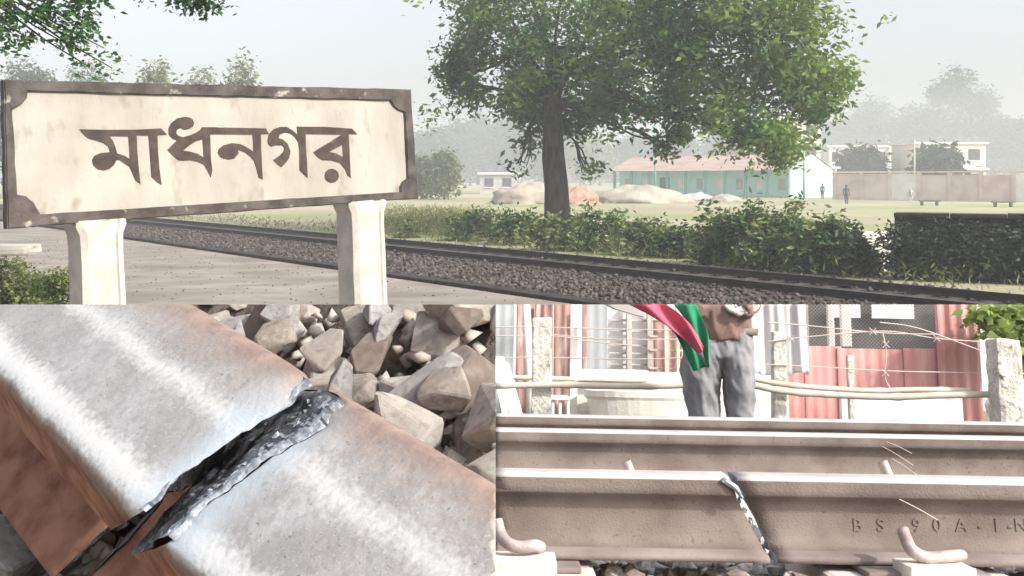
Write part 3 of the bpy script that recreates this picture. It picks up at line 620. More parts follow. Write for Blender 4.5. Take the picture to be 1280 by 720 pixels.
def rail_piece(x_far, side, label):
    t = tag(empty('broken_rail', mtx=RM), label, 'rail', 'two halves of the broken rail')
    bm = bmesh.new(); n_ = len(SEC); K = 70; rings = []
    for k in range(K + 1):
        s = k / K; s = s ** 1.7; ring = []
        for (y, z) in SEC:
            g = (.0115 if side > 0 else -.0085)
            x0 = crack(y, z) + g + (-.25 * z * 0 if side > 0 else 0)
            x = x0 + (x_far - x0) * s
            zz = z
            d = abs(x - x0)
            if z > -.012: zz -= (.0022 if side > 0 else .0014) * math.exp(-d / .006) + .0006 * noise.noise(Vector((x * 60, y * 70, side)))      # battered edge
            if z > -.012 and side > 0: zz -= .0024 * math.exp(-((x - .03) ** 2) / .0002) * max(0, -y * 30)
            yl = y - (.006 * min(1, max(0, (-z - .012) / .024)) if (y < 0 and -.0376 < z) else 0)      # lipped, worn side
            ring.append(bm.verts.new((x, yl, zz)))
        rings.append(ring)
    for k in range(K):
        for i in range(n_):
            q = (rings[k][i], rings[k][(i+1) % n_], rings[k+1][(i+1) % n_], rings[k+1][i]); f = bm.faces.new(q)
            zc = sum(v.co.z for v in q) / 4; f.material_index = 1 if zc < -.0372 else 0; f.smooth = zc > -.0085 or zc < -.04
    bm.faces.new(rings[-1])
    bmesh.ops.recalc_face_normals(bm, faces=bm.faces)
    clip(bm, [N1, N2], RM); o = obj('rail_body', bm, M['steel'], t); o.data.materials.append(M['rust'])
    # rough fracture surface
    bm = bmesh.new(); g = (.0113 if side > 0 else -.0083)
    def inside(y, z):
        if z > -.0375: return .0345 - (max(0, z + .0095) * .35)
        if z > -.044: return .031 + (z + .0375) / .0065 * .019
        if z > -.12: return .0075
        if z > -.132: return .014 + (-.12 - z) / .012 * .052
        return .067
    nz_, ny_ = 120, 60; grid = []
    for j in range(nz_ + 1):
        z = -.0004 - .1420 * (j / nz_); hw = inside(0, z); row = []
        for i in range(ny_ + 1):
            lipx = .006 * min(1, max(0, (-z - .012) / .024)) if z > -.0376 else 0; y = -hw - lipx + (2 * hw + lipx) * i / ny_; zt = z - (.0010 * (y / .0275) ** 2 if j == 0 else 0)
            x = crack(y, z) + g; dd = Vector((y * 130, z * 130, 3)); bump_ = .0060 * abs(noise.noise(Vector((y * 60, z * 190, 3)))) + .0010 * noise.noise(dd * 3)
            edge = min(1, j / 6) * min(1, min(i, ny_ - i) / 4); x += (-1 if side > 0 else 1) * bump_ * edge
            if j == 0: zt = -.0010 * (y / .0275) ** 2 - (.0022 if side > 0 else .0014)
            row.append(bm.verts.new((x, y, zt)))
        grid.append(row)
    for j in range(nz_):
        for i in range(ny_):
            f = bm.faces.new((grid[j][i], grid[j][i+1], grid[j+1][i+1], grid[j+1][i])); lip = 1.5 + (4 if side > 0 else 1) * max(0, 1.1 - i / 40) + 5 * noise.noise(Vector((i * .7, j * .5, side)))
            f.material_index = 1 if j < lip or (j < 34 and noise.noise(Vector((i * .45, j * .9, 7 + side))) > .42) else 0; f.smooth = True
    clip(bm, [N1, N2], RM, fill=False); o = obj('fracture_face', bm, M['fract'], t); o.data.materials.append(M['frlip'])
    # torn burrs along the edge
    bm = bmesh.new()
    for k in range(46):
        y = random.uniform(-.032, .030); z = -.002 - random.uniform(0, .008); x = crack(y, z) + g; s = random.uniform(.0004, .0013)
        vs = [bm.verts.new((x + random.uniform(-1, 1) * s * 1.3, y + random.uniform(-1.6, 1.6) * s, z + random.uniform(-.6, 1.2) * s)) for _ in range(6)]
        bmesh.ops.convex_hull(bm, input=vs)
    o = obj('burr', bm, M['frlip'], t); o['kind'] = 'stuff'
    return t
rail_piece(-.62, -1, 'left half of the snapped rail with polished grey head and rusty brown side')
rail_piece(.30, 1, 'right half of the snapped rail with bluish shine and dark jagged fracture face')
# ballast stones round the rail
def stone_mesh(seed, n_=13, bev=.06, sub=False):
    r = random.Random(seed); bm = bmesh.new()
    for _ in range(n_):
        v = Vector((r.gauss(0, 1), r.gauss(0, 1), r.gauss(0, 1))).normalized(); bm.verts.new((v.x * r.uniform(.75, 1.1), v.y * r.uniform(.65, 1.0), v.z * r.uniform(.55, .9)))
    g = bmesh.ops.convex_hull(bm, input=bm.verts[:]); bmesh.ops.delete(bm, geom=[x for x in g['geom_interior'] if isinstance(x, bmesh.types.BMVert)], context='VERTS')
    bmesh.ops.dissolve_limit(bm, angle_limit=.22, verts=bm.verts, edges=bm.edges)
    bmesh.ops.bevel(bm, geom=bm.edges[:], offset=.045, segments=1, affect='EDGES', clamp_overlap=True)
    bmesh.ops.remove_doubles(bm, verts=bm.verts[:], dist=.02)
    return bm
SM = [mat('stone_tan', (.36, .31, .265), (.47, .42, .37), 3, .95, bump=.0012, bscale=90, c3=(.30, .26, .22), s3=5, t3=.58),
      mat('stone_grey', (.34, .325, .31), (.46, .44, .42), 3, .95, bump=.0012, bscale=90, c3=(.27, .25, .24), s3=5, t3=.6),
      mat('stone_brown', (.27, .215, .18), (.37, .30, .26), 3, .95, bump=.002, bscale=90),
      mat('stone_pale', (.46, .42, .375), (.56, .52, .47), 3, .95, bump=.0012, bscale=90, c3=(.4, .36, .32), s3=5, t3=.6)]
protos = []
for k in range(14):
    bm = stone_mesh(900 + k); me = bpy.data.meshes.new('stone'); bm.normal_update(); bm.to_mesh(me); bm.free(); me.materials.append(SM[k % 4]); protos.append(me)
def put_stone(parent, mtx_w, k, planes, pinv):
    """a whole stone shares its mesh; one that meets a cut gets its own"""
    me = protos[k % 14]; out = False; cut = False
    for nrm in planes:
        ds = [(mtx_w @ v.co - C0).dot(nrm) for v in me.vertices]
        if min(ds) > 0: return None
        if max(ds) > 0: cut = True
    if cut:
        bm = bmesh.new(); bm.from_mesh(me); 
        if not clip(bm, planes, mtx_w): bm.free(); return None
        o = obj('stone', bm, me.materials[0])
    else: o = bpy.data.objects.new('stone', me); COL.objects.link(o)
    o.parent = parent; o.matrix_basis = pinv @ mtx_w; return o
# bank under the rail (solid, reaching down to the platform)
def gp(x, y, extra=0):     # where a picture ray meets the ballast surface
    r = P(x, y, 1) - C0; t_ = (P0 - C0 - Nn * (.176 + extra)).dot(Nn) / r.dot(Nn); return C0 + r * t_
bank = struct(empty('gravel_bank'))
bm = bmesh.new(); NX, NY = 26, 22; g = []
for j in range(NY + 1):
    row = []
    for i in range(NX + 1):
        a_ = -.95 + 1.45 * i / NX; b_ = -.30 + .95 * j / NY; p = P0 + U * a_ + Vv * b_ - Nn * .185
        p += Nn * .012 * noise.noise(Vector((a_ * 20, b_ * 20, 0))); row.append(bm.verts.new(p))
    g.append(row)
for j in range(NY):
    for i in range(NX): bm.faces.new((g[j][i], g[j][i+1], g[j+1][i+1], g[j+1][i]))
geo = bmesh.ops.extrude_face_region(bm, geom=bm.faces[:])
for v in [q for q in geo['geom'] if isinstance(q, bmesh.types.BMVert)]: v.co.z = -.01
bmesh.ops.recalc_face_normals(bm, faces=bm.faces)
clip(bm, [N1, N2]); o = obj('earth', bm, mat('bank_earth', (.07, .055, .045), (.14, .11, .09), 30, 1, bump=.01, bscale=80), bank)
rr = random.Random(4); cnt = 0
for layer, (sz, dz, step) in enumerate(((.024, .172, .040), (.018, .150, .050), (.028, .160, .060))):
    a_ = -.92
    while a_ < .42:
        b_ = -.28
        while b_ < .62:
            aa_, bb_ = a_ + rr.uniform(-.4, .4) * step, b_ + rr.uniform(-.4, .4) * step
            if layer and abs(bb_) < .085 : b_ += step; continue
            p = P0 + U * aa_ + Vv * bb_ - Nn * (dz + rr.uniform(-.008, .008))
            q = p - C0; px = 640 + F * q.x / q.y if q.y > .05 else -999; py = HZ - F * q.z / q.y if q.y > .05 else 9999
            if -90 < px < 660 and 330 < py < 800 and q.y > .15 and cnt < 295:
                s = sz * rr.uniform(.65, 1.3); mt_ = Matrix.Translation(p) @ Matrix(((Vv.x, U.x, Nn.x), (Vv.y, U.y, Nn.y), (Vv.z, U.z, Nn.z))).to_4x4() @ Matrix.Rotation(rr.uniform(0, 6.28), 4, 'Z') @ Matrix.Rotation(rr.uniform(-.5, .5), 4, 'X') @ Matrix.Scale(s, 4)
                if put_stone(bank, mt_, rr.randrange(14), [N1, N2], Matrix()): cnt += 1
            b_ += step
        a_ += step
rs = np.random.RandomState(77); A_ = rs.uniform(-.9, .42, 9000); B_ = rs.uniform(-.27, .6, 9000); D_ = rs.uniform(.165, .183, 9000)
Cg = np.array(P0)[None] + A_[:, None]*np.array(U)[None] + B_[:, None]*np.array(Vv)[None] - D_[:, None]*np.array(Nn)[None]
dk_ = (Cg - np.array(C0)[None]); Cg = Cg[(dk_ @ np.array(N1) < -.008) & (dk_ @ np.array(N2) < -.008)]
o = stones_mesh('stone_chips', Cg, .008, SM[0], bank, seed=15); o['kind'] = 'stuff'

# ================================================================== LOWER RIGHT PLACE: track with the break seen from the side, fence and huts behind
RL = Matrix.Translation(C0) @ Matrix.Rotation(-math.atan((448 - HZ) / F), 4, 'X') @ Matrix.Rotation(math.radians(.95), 4, 'Y')
RLI = RL.inverted()
def LR(x, y, Y):          # picture point at local depth Y -> local coordinates
    q = RLI.to_3x3() @ (P(x, y, 1) - C0); return q * (Y / q.y)
N2n = -N2
PL = [N1, N2n]
M['railr'] = mat('rust_rail', (.155, .122, .104), (.225, .185, .162), 9, .85, bump=.0012, bscale=260, c3=(.15, .10, .08), s3=110, t3=.66, w3=.04, detail=8)
M['railf'] = mat('rail_foot_dusty', (.19, .15, .135), (.28, .23, .21), 8, .85, bump=.001, bscale=200)
M['railtop'] = mat('running_surface', (.44, .41, .39), (.55, .51, .49), 6, .5, metal=.1, c3=(.42, .36, .33), s3=20, t3=.66)
M['sleeper'] = mat('pale_sleeper', (.55, .49, .44), (.68, .62, .57), 5, .9, bump=.004, bscale=60)
M['clip'] = mat('spring_clip', (.34, .27, .25), (.50, .43, .41), 25, .6, metal=.25, bump=.001, bscale=200)
M['postc'] = mat('lichened_post', (.50, .47, .41), (.66, .63, .56), 12, .95, bump=.012, bscale=40, c3=(.30, .27, .22), s3=30, t3=.62, w3=.05)
M['bamboo'] = mat('bamboo', (.48, .41, .33), (.62, .55, .47), 4, .7, c3=(.5, .40, .3), s3=12, t3=.66)
M['wire'] = mat('wire', (.50, .42, .38), (.60, .5, .46), 4, .6, metal=.3)
M['tinp'] = mat('pink_tin', (.50, .22, .20), (.60, .32, .30), 2.0, .65, c3=(.70, .44, .40), s3=2.2, t3=.60, stretch=(3, 3, .7))
M['tinb'] = mat('blue_grey_tin', (.34, .36, .37), (.44, .46, .47), 2.2, .7, c3=(.26, .27, .28), s3=2, t3=.62)
M['tinr'] = mat('rusty_tin', (.26, .15, .13), (.40, .25, .22), 3, .75, c3=(.55, .42, .38), s3=5, t3=.62, stretch=(3, 3, .6))
M['tinw'] = mat('white_tin', (.68, .68, .68), (.80, .80, .80), 3, .7)
M['wood'] = mat('grey_wood', (.40, .34, .30), (.55, .48, .43), 6, .9, stretch=(3, 3, .5))
M['woodw'] = mat('white_wood', (.72, .67, .62), (.82, .78, .74), 6, .9)
M['tarp'] = mat('grey_tarp', (.46, .44, .44), (.56, .54, .54), 3, .8, stretch=(3, 3, .4))
M['plaster'] = mat('pale_plaster', (.66, .62, .55), (.78, .75, .69), 2.5, .9, bump=.006, bscale=20, c3=(.52, .48, .40), s3=3, t3=.62)
M['slab'] = mat('pale_slab', (.66, .65, .63), (.76, .75, .73), 2.5, .85, c3=(.54, .52, .5), s3=3, t3=.62)
M['mesh'] = mat('grey_mesh', (.16, .15, .14), (.22, .21, .20), 4, .6, metal=.2)
M['grav'] = mat('gravel_ground', (.06, .05, .045), (.12, .105, .095), 10, 1, bump=.01, bscale=60)
M['trous'] = mat('grey_trousers', (.20, .195, .205), (.27, .265, .275), 8, .9, bump=.002, bscale=400)
M['shirt'] = mat('brown_shirt', (.17, .10, .085), (.25, .155, .13), 8, .85, bump=.002, bscale=60)
M['red'] = mat('flag_red', (.62, .09, .16), (.72, .16, .23), 6, 1, spec=0, bump=.001, bscale=300, trans=.25)
M['green'] = mat('flag_green', (.02, .22, .10), (.05, .33, .17), 6, 1, spec=0, bump=.001, bscale=300, trans=.25)
M['belt'] = mat('belt', (.12, .11, .09), (.18, .16, .13), 10, .6)
M['leaf_l'] = mat('leaf_light', (.16, .26, .05), (.34, .42, .12), 2, .6, trans=.35)
# embankment
bm = bmesh.new(); prof = [(.95, -2.6), (.95, -.375), (4.3, -.375), (5.2, -.85), (7.2, -.87), (7.2, -2.6)]
r0 = [bm.verts.new((-.9, y, z)) for y, z in prof]; r1 = [bm.verts.new((6.5, y, z)) for y, z in prof]
for k in range(6): bm.faces.new((r0[k], r0[(k+1) % 6], r1[(k+1) % 6], r1[k]))
bm.faces.new(r0); bm.faces.new(r1[::-1]); bmesh.ops.recalc_face_normals(bm, faces=bm.faces)
clip(bm, PL, RL)
inv = RLI; r = bmesh.ops.bisect_plane(bm, geom=bm.verts[:]+bm.edges[:]+bm.faces[:], plane_co=inv @ Vector((0, 0, .004)), plane_no=inv.to_3x3() @ Vector((0, 0, -1)), clear_outer=True)
emb = struct(obj('embankment', bm, M['grav'], None, RL))
# rails
ZT = -.183
def side_rail(Y, x1, label, broken=False, zt=ZT):
    e_ = tag(empty('rail', mtx=RL), label, 'rail', None)
    segs = [(-1.2, x1)]
    secn = [(y, z) for y, z in SEC]
    def cut(z):   # slanting break as seen from the side (x along the rail)
        px = {0: 909, -.02: 915, -.04: 921, -.07: 933, -.10: 944, -.12: 951, -.143: 953}
        ks = sorted(px, reverse=True); 
        for a_, b_ in zip(ks, ks[1:]):
            if z >= b_: t_ = (z - a_) / (b_ - a_); p = px[a_] + (px[b_] - px[a_]) * t_; break
        else: p = 953
        return LR(p, 448 + 0, Y - .035).x
    parts = [(-1.2, None), (None, x1)] if broken else [(-1.2, x1)]
    for xa, xb in parts:
        bm = bmesh.new(); K = 60; R = []
        for k in range(K + 1):
            s = k / K; ring = []
            for y, z in secn:
                A_ = xa if xa is not None else cut(z) + .0075 + .0045 * (1 - abs(z + .06) / .09) + .002 * noise.noise(Vector((z * 160, y * 90, 5)))
                B_ = xb if xb is not None else cut(z) - .0035 + .0025 * noise.noise(Vector((z * 160, y * 90, 1)))
                if broken and z < -.13 and xb is None: B_ = min(B_, cut(-.13) - .002)
                ring.append(bm.verts.new((A_ + (B_ - A_) * s, Y + y, zt + z * .92)))
            R.append(ring)
        n_ = len(secn)
        for k in range(K):
            for i in range(n_):
                f = bm.faces.new((R[k][i], R[k][(i+1) % n_], R[k+1][(i+1) % n_], R[k+1][i])); zc = sum(v.co.z for v in f.verts) / 4 - zt
                f.material_index = 1 if zc > -.0085 else (2 if zc < -.118 else 0); f.smooth = True
        f = bm.faces.new(R[0]); f.material_index = 3; f = bm.faces.new(R[-1]); f.material_index = 3
        bmesh.ops.recalc_face_normals(bm, faces=bm.faces); clip(bm, PL, RL)
        o = obj('rail_half' if broken else 'rail_body', bm, M['railr'], e_)
        for q in ('railtop', 'railf', 'frlip'): o.data.materials.append(M[q])
    return e_, cut
near, cutf = side_rail(1.78, 2.2, 'nearest rusty rail snapped by a slanting crack through web and foot', True)
mid, _ = side_rail(2.82, 3.2, 'second rusty rail with bright running surface behind the cracked rail')
far, _ = side_rail(3.50, 3.8, 'farthest dark rail in front of the fence', zt=ZT + .002)
# crumbs of ballast wedged in the crack
for k, z in enumerate((-.048, -.066, -.084, -.100, -.116, -.130)):
    bm = stone_mesh(60 + k, 12, .08)
    for v in bm.verts: v.co = Vector((cutf(z) + .002 + v.co.x * .005, 1.782 + v.co.y * .008 - max(0, (-.105 - z)) * 1.2, ZT + z * .92 + v.co.z * .010))
    obj('crack_fragment', bm, SM[3 if k % 2 else 1], near)
bm = bmesh.new(); tube(bm, [(cutf(0) - .012, 1.742, ZT - .006), (cutf(-.012) + .004, 1.741, ZT - .02), (cutf(-.034) + .006, 1.744, ZT - .036)], [.005, .006, .003], 6, wob=.5); obj('metal_burr', bm, M['frlip'], near)
# raised rolling mark on the web
tc_ = [(1072, 'B'), (1101, 'S'), (1146, '9'), (1172, '0'), (1202, 'A'), (1226, '-'), (1246, '1'), (1263, '-'), (1277, 'N')]
for px, ch in tc_:
    cu = bpy.data.curves.new('mark', 'FONT'); cu.body = ch; cu.size = .029; cu.extrude = .0011; cu.bevel_depth = .0003; cu.align_x = 'CENTER'
    to = bpy.data.objects.new('tmp', cu); COL.objects.link(to); bpy.context.view_layer.update()
    me = bpy.data.meshes.new_from_object(to.evaluated_get(bpy.context.evaluated_depsgraph_get())); bpy.data.objects.remove(to)
    me.transform(Matrix.Rotation(math.pi/2, 4, 'X')); p = LR(px, 664, 1.772); me.transform(Matrix.Translation((p.x, 1.7725, p.z))); me.materials.clear()
    link('raised_mark', me, M['railr'], near)
# sleepers, base plates, spring clips
def spring_clip(pts, r, parent):
    bm = bmesh.new(); tube(bm, spline(pts, 6), r, 10); bmesh.ops.subdivide_edges(bm, edges=[], cuts=0)
    o = obj('spring_clip', bm, M['clip'], parent, smooth=True); return o
def sleeper(xc, w, label):
    e_ = tag(empty('sleeper', mtx=RL), label, 'sleeper', 'concrete sleepers under the rails')
    bm = bmesh.new(); box(bm, (xc - w/2, 1.42, -.48), (xc + w/2, 4.0, -.326), .012); bmesh.ops.recalc_face_normals(bm, faces=bm.faces)
    clip(bm, PL, RL); obj('sleeper_body', bm, M['sleeper'], e_)
    bm = bmesh.new(); box(bm, (xc - .095, 1.66, -.3255), (xc + .095, 1.90, -.316), .003); bmesh.ops.recalc_face_normals(bm, faces=bm.faces)
    clip(bm, PL, RL); obj('rail_pad', bm, M['railf'], e_)
    bm = bmesh.new(); box(bm, (xc - .045, 1.62, -.3255), (xc + .055, 1.70, -.300), .004); bmesh.ops.recalc_face_normals(bm, faces=bm.faces)
    if clip(bm, PL, RL): obj('clip_shoulder', bm, M['sleeper'], e_)
    else: bm.free()
xs1 = LR(1150, 700, 1.7).x; xs0 = LR(650, 700, 1.7).x
sleeper(xs1, .30, 'pale sleeper under the cracked rail at the right below the raised lettering'); sleeper(xs0, .24, 'pale sleeper under the cracked rail at the left edge')
Yc = 1.69
c1 = [LR(1128, 662, Yc), LR(1132, 672, Yc - .01), LR(1140, 688, Yc - .03), LR(1158, 697, Yc - .035), LR(1178, 696, Yc - .03), LR(1194, 695, Yc - .02), LR(1202, 694, Yc)]
spring_clip(c1, .0095, near)
c0 = [LR(621, 650, Yc), LR(626, 668, Yc - .01), LR(636, 680, Yc - .03), LR(652, 684, Yc - .035), LR(668, 682, Yc - .03), LR(676, 684, Yc)]
spring_clip([Vector(p) for p in c0], .0095, near)
for x in (783, 1103):
    p = LR(x, 577, 2.60); spring_clip([p, p + Vector((.012, .0, -.03)), p + Vector((.03, .01, -.06)), p + Vector((.08, .01, -.075))], .012, mid)
# ballast: individual stones in front and under the rail
rr = random.Random(12)
bed = struct(empty('track_ballast'))
cnt = 0
for k in range(700):
    x = rr.uniform(-.05, 1.0); Y = rr.uniform(1.46, 1.84)
    if abs(x - xs1) < .17 or abs(x - xs0) < .14: 
        if Y > 1.40: continue
    z = -.345 + rr.uniform(-.014, .012) - max(0, Y - 1.70) * .14 ; s = rr.uniform(.014, .026)
    mt_ = RL @ Matrix.Translation((x, Y, z)) @ Matrix.Rotation(rr.uniform(0, 6.28), 4, 'Z') @ Matrix.Rotation(rr.uniform(-.6, .6), 4, 'X') @ Matrix.Scale(s, 4)
    if cnt < 290 and put_stone(bed, mt_, rr.randrange(14), PL, Matrix()): cnt += 1
rs = np.random.RandomState(78); Cl = np.stack([rs.uniform(-.2, 5, 26000), rs.uniform(1.0, 4.3, 26000), rs.uniform(-.378, -.362, 26000)], 1)
Rn = np.array(RL.to_3x3()); dW = Cl @ Rn.T; keep = (dW @ np.array(N1) < -.03) & (dW @ np.array(N2n) < -.03)
o = stones_mesh('ballast_fill', Cl[keep], .024, SM[1], bed, seed=16, mtx=RL); o['kind'] = 'stuff'

# dry straws blown against the rails
for k, (p, q, Y) in enumerate([((1103, 558), (1142, 582), 2.5), ((1108, 552), (1140, 567), 2.5), ((1115, 573), (1152, 598), 2.5), ((1124, 624), (1172, 650), 1.66)]):
    bm = bmesh.new(); tube(bm, spline([LR(*p, Y), LR((p[0]+q[0])/2, (p[1]+q[1])/2 - 1, Y), LR(*q, Y)], 4), .0007, 5)
    tag(obj('straw', bm, M['bamboo'], None, RL), ['longer upper dry straw across the second rail', 'topmost short dry straw across the second rail', 'lowest dry straw across the second rail', 'dry straw lying across the raised lettering of the cracked rail'][k], 'straw', None)
# --- fence posts
def post(x, w, ytop, Y, label, name='fence_post', tilt=0, m='postc', round_top=.012):
    a_ = LR(x, ytop, Y); e_ = obj(name, boxm((-w/2, -w/2, -.95 - a_.z if name == 'fence_post' else -.5), (w/2, w/2, 0), round_top), M[m])
    bm = bmesh.new(); bm.from_mesh(e_.data); bmesh.ops.subdivide_edges(bm, edges=[e for e in bm.edges if e.calc_length() > .2], cuts=14)
    bmesh.ops.subdivide_edges(bm, edges=[e for e in bm.edges if e.calc_length() > .05 and abs(e.verts[0].co.z - e.verts[1].co.z) < .01], cuts=2)
    for v in bm.verts: v.co += Vector(noise.noise_vector(v.co * 14 + Vector((x, 0, 0)))) * w * .07
    bm.to_mesh(e_.data); bm.free(); e_.matrix_basis = RL @ Matrix.Translation(a_) @ Matrix.Rotation(tilt, 4, 'Y'); return tag(e_, label, 'fence post')
post(677, .118, 397, 6.3, 'mottled concrete fence post left of the flag', tilt=-.01)
post(973, .082, 415, 6.3, 'slim weathered fence post beside the grey tarpaulin', tilt=.02)
post(1253, .155, 423, 6.1, 'thick cracked concrete fence post at the right edge', tilt=0, round_top=.03)
post(1062, .045, 444, 6.9, 'small thin grey stake in front of the pink tin hut')
# --- bamboo rails
def bamboo(pts, r, label):
    bm = bmesh.new(); pp = spline([LR(*p) for p in pts], 8); rads = [r * (1 + (.22 if i % 9 == 0 else 0)) for i in range(len(pp))]; tube(bm, pp, rads, 10); clip(bm, PL, RL)
    tag(obj('bamboo_pole', bm, M['bamboo'], None, RL, smooth=True), label, 'bamboo pole', 'bamboo poles tied along the fence')
bamboo([(600, 483, 6.2), (700, 481, 6.2), (790, 483, 6.2), (870, 481, 6.2)], .019, 'left bamboo pole running behind the person at knee height')
bamboo([(935, 472, 6.2), (985, 481, 6.2), (1080, 488, 6.2), (1150, 487, 6.2), (1212, 488, 6.2)], .016, 'upper right bamboo pole across the pink tin hut')
bamboo([(940, 481, 6.16), (990, 490, 6.16), (1100, 496, 6.16), (1180, 494, 6.16), (1238, 493, 6.16)], .020, 'lower right bamboo pole ending at the thick post')
bamboo([(600, 471, 7.0), (650, 472, 7.0), (722, 474, 7.0)], .016, 'short bamboo pole behind the left fence post')
# --- wires
def wire(pts, r=.0038, Y=6.25, barbs=False):
    pp = spline([LR(x, y, Y) for x, y in pts], 6); bm = bmesh.new(); tube(bm, pp, r, 6)
    if barbs:
        for i in range(4, len(pp) - 2, 7):
            for s in (1, -1): tube(bm, [pp[i] + Vector((-.02, -.01, .02 * s)), pp[i] + Vector((.02, -.01, -.02 * s))], r * .7, 5)
    clip(bm, PL, RL); return bm
wl_ = [([(600,409),(680,409),(790,412),(860,412)], 'top wire left of the person'), ([(600,420),(690,420),(740,427),(790,432)], 'second wire left of the person, sagging right'), ([(690,418),(760,424),(860,424)], 'pale wire crossing left of the flag'),
       ([(600,447),(690,447),(790,449),(860,447)], 'third wire left of the person'), ([(960,403),(1010,407),(1100,416),(1175,418)], 'top wire across the mesh window'), ([(960,427),(1010,421),(1105,414),(1170,423),(1238,428)], 'arched barbed wire over the mesh window'),
       ([(950,455),(1030,459),(1120,464),(1225,466)], 'lower wire across the pink tin sheets'), ([(1103,415),(1108,440),(1106,470),(1112,484)], 'loose wire hanging from the arched barbed wire'), ([(1100,403),(1150,411),(1235,442)], 'slack wire reaching the thick post'), ([(1222,425),(1225,460),(1224,492)], 'upright wire strand beside the thick post')]
for pts, lab in wl_: tag(obj('fence_wire', wire(pts, barbs='barbed' in lab), M['wire'], None, RL), lab, 'wire', 'wires strung between the fence posts')
# --- huts and sheets: each stands upright in its own frame, cut off by the place's upper edge
ZB = -.95
def sheet(x0, x1, y0, y1, Y, m, label=None, name='tin_sheet', pitch=.076, amp=.006, parent=None, cat='tin sheet', lean=0):
    a_ = LR(x0, y1, Y); b_ = LR(x1, y0, Y); zb = a_.z; zt = b_.z + (.12 if y0 < 385 else 0)
    o = corr_sheet((a_.x, Y, zb), (1, 0, 0), (lean, 0, 1), b_.x - a_.x, zt - zb, pitch, amp, m, name, parent, nrm=Vector((0, -1, 0)), planes=PL, mtx=RL)
    if o:
        if parent is None: o.matrix_basis = RL; tag(o, label, cat)
    return o
def slab(x0, x1, y0, y1, Y, dep, m, label=None, name='panel', parent=None, cat='panel', bev=.004):
    a_ = LR(x0, y1, Y); b_ = LR(x1, y0, Y); bm = bmesh.new(); box(bm, (a_.x, Y, a_.z), (b_.x, Y + dep, b_.z + (.12 if y0 < 385 else 0)), bev); bmesh.ops.recalc_face_normals(bm, faces=bm.faces)
    if not clip(bm, PL, RL): bm.free(); return None
    o = obj(name, bm, m, parent, None if parent else RL)
    if not parent: tag(o, label, cat)
    return o
# pink tin hut
hut = tag(empty('tin_hut', mtx=RL), 'pink corrugated tin hut with a wire mesh window behind the right fence', 'hut')
xs_ = [980, 1010, 1052, 1094, 1136, 1178]
for k in range(5):
    y0 = [437, 433, 436, 437, 436][k]
    if k: sheet(xs_[k] - 1, xs_[k+1], y0, 560, 7.9 + .012 * (k % 2), M['tinp'], name='tin_sheet', parent=hut, amp=.0025)
sheet(979, 1010, 437, 560, 7.92, M['tinp'], name='tin_sheet', parent=hut, amp=.0025); sheet(1178, 1222, 376, 560, 7.87, M['tinp'], name='tin_sheet', parent=hut, amp=.010, pitch=.09)
# inside of the hut
slab(985, 1190, 376, 560, 9.6, .05, mat('hut_inner_shade', (.05, .048, .045), (.09, .085, .08), 2, .9), name='back_wall', parent=hut)  # near-black colour carries the indoor shade, as the hut has no roof
sheet_w = M['tinw']
for q in ((1040, 1075, 376, 397), (1090, 1142, 376, 398)): slab(*q, 9.5, .02, sheet_w, name='back_window', parent=hut)
for x0_, x1_ in ((1036.5, 1042), (1053, 1063)): slab(x0_, x1_, 376, 433, 7.98, .05, M['woodw'], name='upright', parent=hut)
slab(1005, 1010, 376, 437, 7.97, .05, M['wood'], name='upright', parent=hut); slab(1174, 1178, 376, 437, 7.97, .05, M['wood'], name='upright', parent=hut)
# wire mesh: crossing diagonal wires, one part
bm = bmesh.new(); a_ = LR(1009, 438, 7.94); b_ = LR(1177, 374, 7.94); b_.z += .12; w_m = b_.x - a_.x; h_m = b_.z - a_.z; sp_ = .028; k = -h_m
def strip(p, q, r=.0013):
    dvec = (q - p).normalized(); nn2 = Vector((dvec.z, 0, -dvec.x)) * r
    bm.faces.new([bm.verts.new(v) for v in (p - nn2, p + nn2, q + nn2, q - nn2)])
while k < w_m:
    s0 = max(0, -k); s1 = min(h_m, w_m - k)
    if s1 > s0:
        strip(Vector((a_.x + k + s0, 7.94, a_.z + s0)), Vector((a_.x + k + s1, 7.94, a_.z + s1)))
        strip(Vector((a_.x + k + s0, 7.943, b_.z - s0)), Vector((a_.x + k + s1, 7.943, b_.z - s1)))
    k += sp_
clip(bm, PL, RL, fill=False); o = obj('wire_mesh', bm, M['mesh'], hut); o['kind'] = 'stuff'
slab(1054, 1203, 497, 560, 7.5, .06, M['slab'], 'pale rectangular slab leaning against the pink tin hut', 'concrete_slab', cat='slab')
# tarpaulin
bm = bmesh.new(); a_ = LR(940, 470, 7.7); b_ = LR(1005, 372, 7.7); b_.z += .1; gx, gz = 60, 12; g = []
for j in range(gz + 1):
    t_ = j / gz; row = []
    for i in range(gx + 1):
        u_ = i / gx; row.append(bm.verts.new((a_.x - .12 + (b_.x - a_.x + .12) * u_ + .02 * (1 - t_), 7.7 + (.020 * math.sin(u_ * 19) + .009 * math.sin(u_ * 47 + 1)) * (1.2 - .5 * t_), a_.z + (b_.z - a_.z) * t_ + (.03 * math.sin(u_ * 9) if j == 0 else 0))))
    g.append(row)
for j in range(gz):
    for i in range(gx): bm.faces.new((g[j][i], g[j][i+1], g[j+1][i+1], g[j+1][i]))
clip(bm, PL, RL, fill=False); geo = bmesh.ops.extrude_face_region(bm, geom=bm.faces[:])
for v in [q for q in geo['geom'] if isinstance(q, bmesh.types.BMVert)]: v.co.y += .006
tag(obj('tarpaulin', bm, M['tarp'], None, RL, smooth=True), 'grey tarpaulin hanging in folds between the person and the pink hut', 'tarpaulin')
